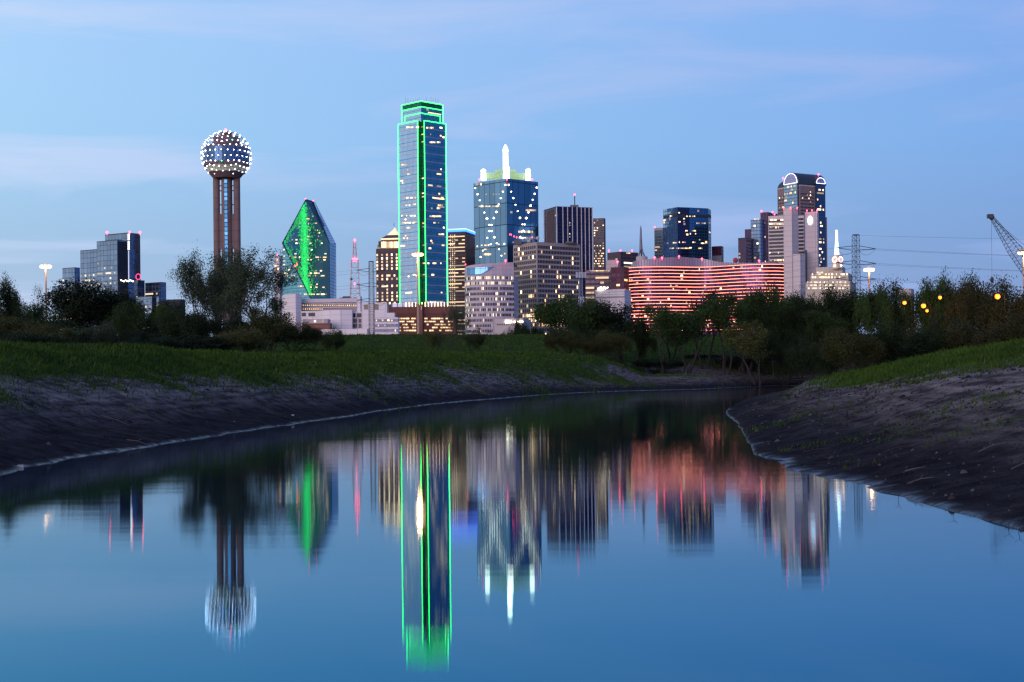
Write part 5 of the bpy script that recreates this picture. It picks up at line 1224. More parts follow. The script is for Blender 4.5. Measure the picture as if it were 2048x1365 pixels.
# ------------------------------------------------------------------ masts, pylons, wires, crane
def high_mast(px, ytop, D, label, power=4500):
    K = D/400
    g = ground_z(TX(px, ytop)*D, D); q = P(px, ytop, D); root = empty('high_mast_light', (q.x, D, g), label, 'street light', 'tall highway lighting masts')
    mb = MB(); mb.tube([Vector((q.x, D, g-.5)), Vector((q.x, D, (g+q.z)/2)), Vector((q.x, D, q.z+1.2))], [.42*K, .30*K, .18*K], 10); mb.build('pole', M['mast_pole'], root)
    mb = MB(); R_ = 1.15*K; mb.tube([Vector((q.x+R_*math.cos(a), D+R_*math.sin(a), q.z+.35)) for a in np.linspace(0, 2*math.pi, 13)], .10, 4, cap=False)
    for k in range(4): a = k*math.pi/2; mb.tube([Vector((q.x, D, q.z+.35)), Vector((q.x+R_*math.cos(a), D+R_*math.sin(a), q.z+.35))], .07, 4)
    mb.build('ring', M['steel'], root)
    for k in range(8):
        a = k*math.pi/4+.2; c = Vector((q.x+R_*math.cos(a), D+R_*math.sin(a), q.z)); mb = MB(); mb.cone((c.x, c.y), .42, .2, c.z+.0, c.z+.4, 8); lm = mb.build('luminaire', M['steel'], root)
        mb = MB(); mb.sphere(c+Vector((0, 0, -.15)), .50*K, 8, 5, .9); mb.build('lamp', M['mastlamp'], lm)
    l = bpy.data.lights.new('mast_light', 'POINT'); l.energy = power; l.color = (1, .46, .18); l.shadow_soft_size = .8; lo = bpy.data.objects.new('mast_light', l); COL.objects.link(lo); lo.parent = root; lo.location = (0, -1.8, q.z-.9-g)
high_mast(91.5, 533, 600, 'tall lit lighting mast rising from the bushes before the stepped mirror-glass hotel')
high_mast(835.5, 508.5, 400, 'tall lit lighting mast standing in front of the green-outlined skyscraper')
high_mast(1738, 539.5, 650, 'tall lit lighting mast between the cream clock building and the crane')
high_mast(2047, 505, 380, 'tall lit lighting mast glowing behind the crane boom')

def pylon(px, ytop, D, w, label, arms):
    x = TX(px, ytop+60)*D; zt = P(px, ytop, D).z; g = ground_z(x, D)-.5; root = empty('lattice_pylon', (x, D, g), label, 'pylon', 'lattice power pylons')
    a = R(20); ax = Vector((math.cos(a), math.sin(a), 0)); ay = Vector((-math.sin(a), math.cos(a), 0)); c = Vector((x, D, 0))
    def cor(sx, sy, z): k = w/2*(1+.35*max(0, (zt-z)/(zt-g))); return c+ax*sx*k+ay*sy*k+Vector((0, 0, z))
    for sx in (-1, 1):
        for sy in (-1, 1): mb = MB(); mb.tube([cor(sx, sy, g), cor(sx, sy, zt)], .055, 4); mb.build('leg', M['steel'], root)
    mb = MB(); n = int((zt-g)/(w*1.0)); hs = np.linspace(g, zt, n+1)
    for i in range(n):
        for (s1, s2) in (((-1, -1), (1, -1)), ((1, -1), (1, 1)), ((1, 1), (-1, 1)), ((-1, 1), (-1, -1))):
            mb.tube([cor(*s1, hs[i]), cor(*s2, hs[i+1])], .028, 3, cap=False); mb.tube([cor(*s2, hs[i]), cor(*s1, hs[i+1])], .028, 3, cap=False); mb.tube([cor(*s1, hs[i+1]), cor(*s2, hs[i+1])], .03, 3, cap=False)
    mb.build('lattice', M['steel'], root)
    tips = []
    for (yy, ln) in arms:
        z = P(px, yy, D).z; mb = MB()
        for s in (-1, 1):
            tip = c+ax*s*ln*.8-ay*ln*.35*0+Vector((s*0, 0, z)); mb.tube([cor(s, -1, z+.5), tip], .07, 4); mb.tube([cor(s, 1, z-.4), tip], .07, 4); tips.append((s, tip))
            lp = [tip+(c+Vector((0, 0, z))-tip)*t+Vector((0, 0, -1.6*math.sin(math.pi*t))) for t in (0, .15, .35, .6, .85)]; mb.tube(lp, .035, 3)
        mb.build('cross_arm', M['steel'], root)
    mb = MB(); mb.box(x-w*.55, x+w*.55, D-w*.5, D+w*.5, zt, zt+.18); mb.build('cap', M['steel'], root)
    return tips, c+Vector((0, 0, zt))
T1, top1 = pylon(743, 524, 400, 1.15, 'slender lattice pylon standing beside the white office building', ((541, 5.4), (570.5, 5.4), (601, 5.4)))
T2, top2 = pylon(1712, 471, 330, 1.20, 'slender lattice pylon standing beside the cream clock building', ((497, 6.8), (526.5, 6.8), (558, 6.8)))
def wire(a, b, sag, label):
    pts = [a+(b-a)*t+Vector((0, 0, -sag*4*t*(1-t))) for t in np.linspace(0, 1, 25)]; mb = MB(); mb.tube(pts, .022, 3, cap=False); o = mb.build('power_line', M['steel']); o['label'] = label; o['category'] = 'power line'; o['group'] = 'overhead power lines'
nms = ('upper', 'middle', 'lower')
for i in range(3):
    for s in (0, 1):
        a = T1[2*i+s][1]; b = T2[2*i+s][1]
        side = ('river side', 'city side')[s]
        wire(a, b, 5, f'{nms[i]} thin power line, {side}, strung between the two lattice pylons')
        wire(a, Vector((a.x-330, a.y+60, a.z-1)), 6, f'{nms[i]} thin power line, {side}, from the white-office pylon past the ball tower')
        wire(b, Vector((b.x+240, b.y-30, b.z-3)), 4, f'{nms[i]} thin power line, {side}, from the clock-building pylon towards the crane')
wire(top2, Vector((top2.x+240, top2.y-30, top2.z-1)), 3, 'topmost thin power line running from the pylon top towards the crane')

def radio_mast():
    D = 1300; x = TX(710, 560)*D; root = empty('radio_mast', (x, D, GZ), 'red and white lattice radio mast with red lights, between the prism tower and pyramid-capped tower', 'mast')
    zs = [(597, 7.0), (568, 6.0), (535, 5.0), (521, 4.6), (518, 2.6), (484, 1.6)]
    for i in range(len(zs)-1):
        (y0, w0), (y1, w1) = zs[i], zs[i+1]; z0 = ZR(710, y0, D); z1 = ZR(710, y1, D); mb = MB(); n = max(1, int((z1-z0)/4.2))
        for j in range(n):
            a = z0+(z1-z0)*j/n; b = z0+(z1-z0)*(j+1)/n; wa = w0+(w1-w0)*j/n; wb = w0+(w1-w0)*(j+1)/n
            cs = lambda w, z: [Vector((x+sx*w/2*1.25, D+sy*w/2*1.25, z)) for sx, sy in ((-1, -1), (1, -1), (1, 1), (-1, 1))]
            A, B = cs(wa, a), cs(wb, b)
            for k in range(4): mb.tube([A[k], B[k]], .20, 3); mb.tube([A[k], B[(k+1) % 4]], .12, 3, cap=False); mb.tube([A[k], A[(k+1) % 4]], .12, 3, cap=False)
        mb.build('lattice_section', M['redwhite'] if i % 2 == 0 else M['concrete2'], root)
    for (px, y) in ((709.5, 480.5), (706.5, 518.5), (710, 518.5), (713.5, 518.5), (709.5, 568)): beacon(root, P(px, y, D-2), .95)
    mb = MB(); mb.sphere(P(702.5, 558.5, D), 1.3, 10, 6); mb.build('dish', M['roofgear'], root)
radio_mast()
def cell_tower():
    D = 520; x = TX(1162, 580)*D; root = empty('cell_mast', (x, D, GZ), 'blue-grey mobile phone mast with white antenna panels by the gridded office', 'mast')
    zt = ZR(1162, 546, D); mb = MB()
    for s in (-1, 1): mb.tube([Vector((x+s*.55, D, GZ)), Vector((x+s*.5, D, zt))], .28, 6)
    for i in range(14): mb.tube([Vector((x-.5, D, zt-1-i*1.5)), Vector((x+.5, D, zt-2.2-i*1.5))], .1, 4)
    mb.build('pole', matte('blue_grey_steel', (.12, .16, .26), .5), root)
    for (dz, n, w) in ((0, 7, 3.4), (-9, 4, 1.8), (-16, 3, 1.6)):
        for i in range(n):
            xx = x-w/2+w*i/(n-1); mb = MB(); mb.box(xx-.16, xx+.16, D-.9, D-.6, zt+dz-1.9, zt+dz+.2); mb.build('antenna_panel', matte('antenna_white', (.5, .52, .6), .5) if i == 0 else bpy.data.materials['antenna_white'], root)
        mb = MB(); mb.tube([Vector((x-w/2-.2, D-.5, zt+dz-.8)), Vector((x+w/2+.2, D-.5, zt+dz-.8))], .09, 4); mb.build('mount', M['steel'], root)
cell_tower()
def crane():
    D = 360; tip = P(1982, 433, D); foot_ = P(2105, 610, D); g = ground_z(foot_.x, D); root = empty('lattice_crane', (foot_.x, D, g), 'lattice boom crane leaning in at the edge, silhouetted on the sky', 'crane')
    base = foot_; d = (base-tip).normalized(); nrm = Vector((-d.z, 0, d.x)); yv = Vector((0, 1, 0)); L_ = (base-tip).length
    def wd(t): return (.45+1.35*min(1, t*2.6))/2*1.5
    mb = MB(); n = 26
    def c(t, s, y): return tip+d*(L_*t)+nrm*(s*wd(t))+yv*(y*wd(t))
    for s, y in ((-1, -1), (1, -1), (1, 1), (-1, 1)): mb.tube([c(t, s, y) for t in np.linspace(.03, 1, 12)], .065, 4)
    for i in range(n):
        t0 = .03+.97*i/n; t1 = .03+.97*(i+1)/n; ring = ((-1, -1), (1, -1), (1, 1), (-1, 1))
        for k in range(4):
            a, b = ring[k], ring[(k+1) % 4]; mb.tube([c(t0, *a), c(t1, *b)], .034, 3, cap=False); mb.tube([c(t1, *a), c(t1, *b)], .034, 3, cap=False)
    mb.build('boom', matte('crane_steel', (.05, .018, .018), .6, .3, 1), root)
    mb = MB(); mb.sphere(tip+d*.3, .75, 8, 6); mb.box(tip.x-.9, tip.x+.5, D-.6, D+.6, tip.z-.5, tip.z+.5); mb.build('boom_head', M['steel'], root)
    mb = MB(); mb.tube([tip+Vector((.1, 0, 0)), Vector((tip.x+.1, D, P(1982, 560, D).z))], .04, 3); mb.build('hoist_rope', M['steel'], root)
    mb = MB(); q = Vector((tip.x+.1, D, P(1982, 560, D).z)); mb.sphere(q, .5, 8, 6, 1.5); mb.build('hook_block', M['steel'], root)
    for k, off in enumerate((1.5, 2.1)): mb = MB(); mb.tube([tip+d*1.0, tip+d*(L_*.42)+nrm*(-off*1.4 if nrm.x < 0 else off*1.4), base+nrm*(-off*1.2 if nrm.x < 0 else off*1.2)], .05, 3); mb.build('pendant_line', M['steel'], root)
    mb = MB(); mb.box(base.x-3, base.x+4, D-1.8, D+1.8, g+1.2, g+4.5); mb.build('cab', matte('crane_cab', (.3, .06, .04), .5), root)
    mb = MB(); mb.box(base.x-4, base.x+4, D-2.6, D-1.6, g-.2, g+1.3); mb.box(base.x-4, base.x+4, D+1.6, D+2.6, g-.2, g+1.3); mb.build('track', M['steel'], root)
    mb = MB(); mb.tube([base, Vector((base.x+1, D, g+4))], .7, 6); mb.build('boom_foot', M['steel'], root)
crane()

def street_lamp(px, y, D, label, power, r=.26):
    q = P(px, y, D); power *= .45; g = ground_z(q.x, D); root = empty('street_lamp', (q.x, D, g), label, 'street lamp', 'orange sodium street lamps among the trees')
    mb = MB(); mb.tube([Vector((q.x+1.2, D, g-.3)), Vector((q.x+1.2, D, q.z+.2)), Vector((q.x+.7, D, q.z+.6)), Vector((q.x+.1, D, q.z+.55))], [.09, .06, .05, .04], 6); mb.build('pole', M['blackpole'], root)
    mb = MB(); mb.cone((q.x, D), .34, .14, q.z+.2, q.z+.5, 8); mb.build('lamp_head', M['steel'], root)
    mb = MB(); mb.sphere(q, r*1.05, 10, 7); mb.build('bulb', M['sodium'], root)
    l = bpy.data.lights.new('sodium_light', 'POINT'); l.energy = power; l.color = (1, .42, .10); l.shadow_soft_size = .3; lo = bpy.data.objects.new('sodium_light', l); COL.objects.link(lo); lo.parent = root; lo.location = (0, -.45, q.z-.1-g)
for (px, y, D, lb, pw, r) in ((1750, 613.5, 262, 'faint orange street lamp behind the trees below the lattice pylon', 500, .22), (1809, 606, 233, 'orange street lamp in the gap beneath the plain low beige building', 700, .3),
        (1847, 612, 232, 'brightest low orange street lamp in the gap between two tree clumps', 1200, .38), (1854, 622, 238, 'small orange lamp just under the brightest low one in the gap', 300, .24), (1880, 595.5, 236, 'small orange street lamp at the edge of the tallest tree clump', 700, .28),
        (1995, 593.5, 232, 'brightest orange street lamp, glowing through the brownish tree under the crane', 2600, .42), (696, 651, 330, 'tiny far lamp', 0, 0)):
    if pw: street_lamp(px, y, D, lb, pw, r)
for (px, y, D, lb) in ((241, 648, 330, 'amber street lamp glimpsed through a gap in the thicket by the big dark tree'), (468, 620, 320, 'small yellow lamp glimpsed low in the foliage at the ball tower foot'), (470, 646, 320, 'small lamp shining lowest through the bushes under the ball tower')):
    street_lamp(px, y, D, lb, 120, .16 if px > 300 else .3)

for (px, y, D, lb) in ((1602, 640, 318, 'amber lamp glimmering low behind the thicket under the concrete slab tower'), (1642, 642, 315, 'tiny white lamp low behind the thicket under the cream clock building'), (1735, 632, 312, 'amber lamp glimmering low behind the trees by the clock-building pylon'), (1690, 622, 320, 'amber lamp glimpsed midway up the trees below the cream clock building'), (1765, 640, 310, 'low yellow lamp behind the pointed dark tree')):
    street_lamp(px, y, D, lb, 60, .3)
# ------------------------------------------------------------------ trees
def leafmat(name, c1, c2, c3):
    m, nt, b = newmat(name); L = nt.links; ge = nd(nt, 'ShaderNodeNewGeometry'); oi = nd(nt, 'ShaderNodeObjectInfo'); tc = nd(nt, 'ShaderNodeTexCoord')
    nz = nd(nt, 'ShaderNodeTexNoise'); nz.inputs['Scale'].default_value = .55; nz.inputs['Detail'].default_value = 3; L.new(tc.outputs['Object'], nz.inputs[0])
    c = mixc(nt, mt(nt, 'MULTIPLY_ADD', nz.outputs[0], 2.6, -.8, True), c1, c2)
    c = mixc(nt, mt(nt, 'MULTIPLY', ge.outputs['Random Per Island'], .7), c, c3)
    s = nd(nt, 'ShaderNodeVectorMath', operation='SCALE'); L.new(c, s.inputs[0]); L.new(mt(nt, 'MULTIPLY_ADD', oi.outputs['Random'], .7, .65), s.inputs['Scale'])
    L.new(s.outputs[0], b.inputs['Base Color']); b.inputs['Roughness'].default_value = .75; b.inputs['Specular IOR Level'].default_value = .15
    return m
LM = {'green': leafmat('leaf_green', (.012, .027, .007), (.033, .064, .013), (.050, .085, .022)),
      'dark': leafmat('leaf_dark', (.007, .013, .005), (.016, .028, .009), (.022, .038, .013)),
      'olive': leafmat('leaf_olive', (.024, .028, .008), (.056, .064, .016), (.085, .088, .026)),
      'grey': leafmat('leaf_grey_green', (.020, .035, .020), (.045, .065, .035), (.07, .09, .05)),
      'brown': leafmat('leaf_brownish', (.018, .023, .008), (.042, .045, .015), (.070, .066, .024))}
def grow(seed, kind):
    rg = random.Random(seed); np_ = np.random.default_rng(seed); mb = MB(); leaves = []
    Z = Vector((0, 0, 1))
    prm = dict(
        willow=dict(stems=1, L=3.4, lev=5, k=(2, 3), ang=38, trop=.10, ratio=.74, r=.26, ll=3, side=.55, n=9, spread=.40, size=.19),
        dense=dict(stems=1, L=2.4, lev=5, k=(3, 3), ang=48, trop=.05, ratio=.74, r=.24, ll=2, side=.6, n=11, spread=.55, size=.24),
        thin=dict(stems=2, L=4.6, lev=4, k=(2, 3), ang=30, trop=.14, ratio=.60, r=.15, ll=2, side=.7, n=13, spread=.55, size=.20),
        bush=dict(stems=9, L=3.2, lev=3, k=(2, 3), ang=38, trop=.06, ratio=.68, r=.07, ll=0, side=.8, n=20, spread=.55, size=.25),
        airy=dict(stems=6, L=3.8, lev=4, k=(2, 3), ang=28, trop=.10, ratio=.66, r=.08, ll=2, side=.5, n=7, spread=.32, size=.17),
        bare=dict(stems=8, L=3.6, lev=4, k=(2, 3), ang=28, trop=.08, ratio=.68, r=.06, ll=9, side=.6, n=0, spread=0, size=0),
        snag=dict(stems=1, L=3.6, lev=4, k=(2, 2), ang=45, trop=.0, ratio=.74, r=.16, ll=9, side=.4, n=0, spread=0, size=0))[kind]
    def perp(d):
        v = Vector((rg.gauss(0, 1), rg.gauss(0, 1), rg.gauss(0, 1))); return (v-d*v.dot(d)).normalized()
    def br(p, d, L_, r, lev):
        n = 4 if lev < 3 else 3; pts = [p.copy()]; rad = [r]; q = p.copy()
        for i in range(n):
            d = (d+perp(d)*rg.uniform(0, .20)+Z*prm['trop']).normalized(); q = q+d*(L_/n); pts.append(q.copy()); rad.append(r*(1-.40*(i+1)/n))
        mb.tube(pts, rad, 6 if lev < 2 else (4 if lev < 3 else 3), cap=False)
        if lev >= prm['ll']:
            for a in pts[1:]: leaves.append((a, lev))
        if lev < prm['lev']:
            k = rg.randint(*prm['k'])
            for j in range(k):
                dd = (d+perp(d)*math.tan(R(prm['ang']*rg.uniform(.55, 1.15)))).normalized(); br(q, dd, L_*prm['ratio']*rg.uniform(.8, 1.2), rad[-1]*.72, lev+1)
            for a in pts[1:-1]:
                if rg.random() < prm['side'] and lev > 0: dd = (d+perp(d)*math.tan(R(prm['ang']*1.25))).normalized(); br(a, dd, L_*prm['ratio']*rg.uniform(.6, 1.0), rad[-1]*.5, lev+2 if lev+2 <= prm['lev'] else prm['lev'])
    for s in range(prm['stems']):
        a = 2*math.pi*(s+rg.random()*.7)/prm['stems']; ln = rg.uniform(.05, .14) if prm['stems'] == 1 else rg.uniform(.15, .75 if kind == 'bush' else .5)
        if kind == 'thin': ln = rg.uniform(.1, .35)
        br(Vector((.25*math.cos(a)*(prm['stems'] > 1), .25*math.sin(a)*(prm['stems'] > 1), -.4)), Vector((math.cos(a)*ln, math.sin(a)*ln, 1)).normalized(), prm['L']*rg.uniform(.8, 1.15), prm['r'], 0)
    top = max(v.z for v in mb.v); s = 10/top
    tv = np.array([tuple(v) for v in mb.v])*s
    me = bpy.data.meshes.new('trunk'); me.from_pydata(tv.tolist(), [], mb.f); me.shade_smooth(); crown = None
    if leaves:
        lp = np.array([tuple(a) for a, _ in leaves])*s; n = prm['n']
        if kind in ('dense', 'bush', 'thin'):
            hz = dict(dense=(5.9, 4.3), bush=(4.6, 5.6), thin=(6.6, 3.6))[kind]; rad = np.percentile(np.hypot(lp[:, 0], lp[:, 1]), 80)
            def rnd(q):
                r_ = np.sqrt((q[:, 0]/rad)**2+(q[:, 1]/rad)**2+((q[:, 2]-hz[0])/hz[1])**2); ph = np.arctan2(q[:, 1], q[:, 0]); el_ = (q[:, 2]-hz[0])/hz[1]
                lim = .92+.10*np.sin(3*ph+seed)+.08*np.sin(7*ph+5*el_+seed)+.07*np.sin(9*el_+2*ph)
                f_ = np.where(r_ > lim, lim/np.maximum(r_, 1e-6), 1); f_ = f_[:, None]; cc_ = np.array([0, 0, hz[0]]); out_ = cc_+(q-cc_)*f_
                return out_
            lp = rnd(lp); hi_ = tv[:, 2] > hz[0]-hz[1]*.55; tv[hi_] = rnd(tv[hi_])*.985+np.array([0, 0, .015*hz[0]])
            me = bpy.data.meshes.new('trunk'); me.from_pydata(tv.tolist(), [], mb.f); me.shade_smooth()
        tgt = 15000
        if len(lp)*n > tgt*1.4: lp = lp[np_.choice(len(lp), int(tgt*1.4/n), replace=False)]
        c = np.repeat(lp, n, 0)+np_.normal(0, prm['spread']*s*.62, (len(lp)*n, 3)); c = c[c[:, 2] > .15]; m = len(c)
        a = np_.normal(0, 1, (m, 3)); a[:, 2] -= .35; a /= np.linalg.norm(a, axis=1)[:, None]; b = np.cross(a, np_.normal(0, 1, (m, 3))); b /= np.linalg.norm(b, axis=1)[:, None]
        sz = prm['size']*s**.5*np_.uniform(.5, 1.15, m)[:, None]; wd = .42
        co = np.stack([c-a*sz*.6, c+b*sz*wd*.6, c+a*sz*.6, c-b*sz*wd*.6], 1).reshape(-1, 3)
        crown = bpy.data.meshes.new('crown'); crown.vertices.add(4*m); crown.vertices.foreach_set('co', co.ravel()); crown.loops.add(4*m); crown.loops.foreach_set('vertex_index', np.arange(4*m, dtype=np.int32))
        crown.polygons.add(m); crown.polygons.foreach_set('loop_start', np.arange(0, 4*m, 4, dtype=np.int32)); crown.polygons.foreach_set('loop_total', np.full(m, 4, dtype=np.int32)); crown.update(calc_edges=True)
    w = np.percentile(np.abs(tv[:, 0]), 97)
    return me, crown, float(w)
PROTO = {}
def proto(kind, v):
    k = (kind, v)
    if k not in PROTO: PROTO[k] = grow(hash_(kind)*10+v, kind)
    return PROTO[k]
def hash_(s): return sum(ord(c)*(i+3) for i, c in enumerate(s))
def tree(kind, v, px, D, ytop, half, leaf, label, rot=0, group=None, name=None, cat=None, wood='wood', base=None):
    """top reaches image row ytop, HALF crown width in photo pixels"""
    tm, cm, w = proto(kind, v); x = TX(px, ytop+40)*D; g = ground_z(x, D) if base is None else base; H = ZR(px, ytop, D)-g
    nm = name or ('bush' if kind in ('bush', 'airy') else 'shrub' if kind == 'bare' else 'dead_tree' if kind == 'snag' else 'tree')
    root = empty(nm, (x, D, g), label, cat or nm.replace('_', ' '), group)
    root.rotation_euler = (0, 0, R(rot))
    sx = half*D/F/w; sz = H/10
    root.scale = (1, 1, 1)
    for nmn, me, mat in (('trunk', tm, M[wood]), ('crown', cm, LM.get(leaf))):
        if me is None: continue
        o = bpy.data.objects.new(nmn, me); COL.objects.link(o); o.parent = root; o.scale = (sx, sx, sz)
        if not me.materials: me.materials.append(None)
        o.material_slots[0].link = 'OBJECT'; o.material_slots[0].material = mat
    return root
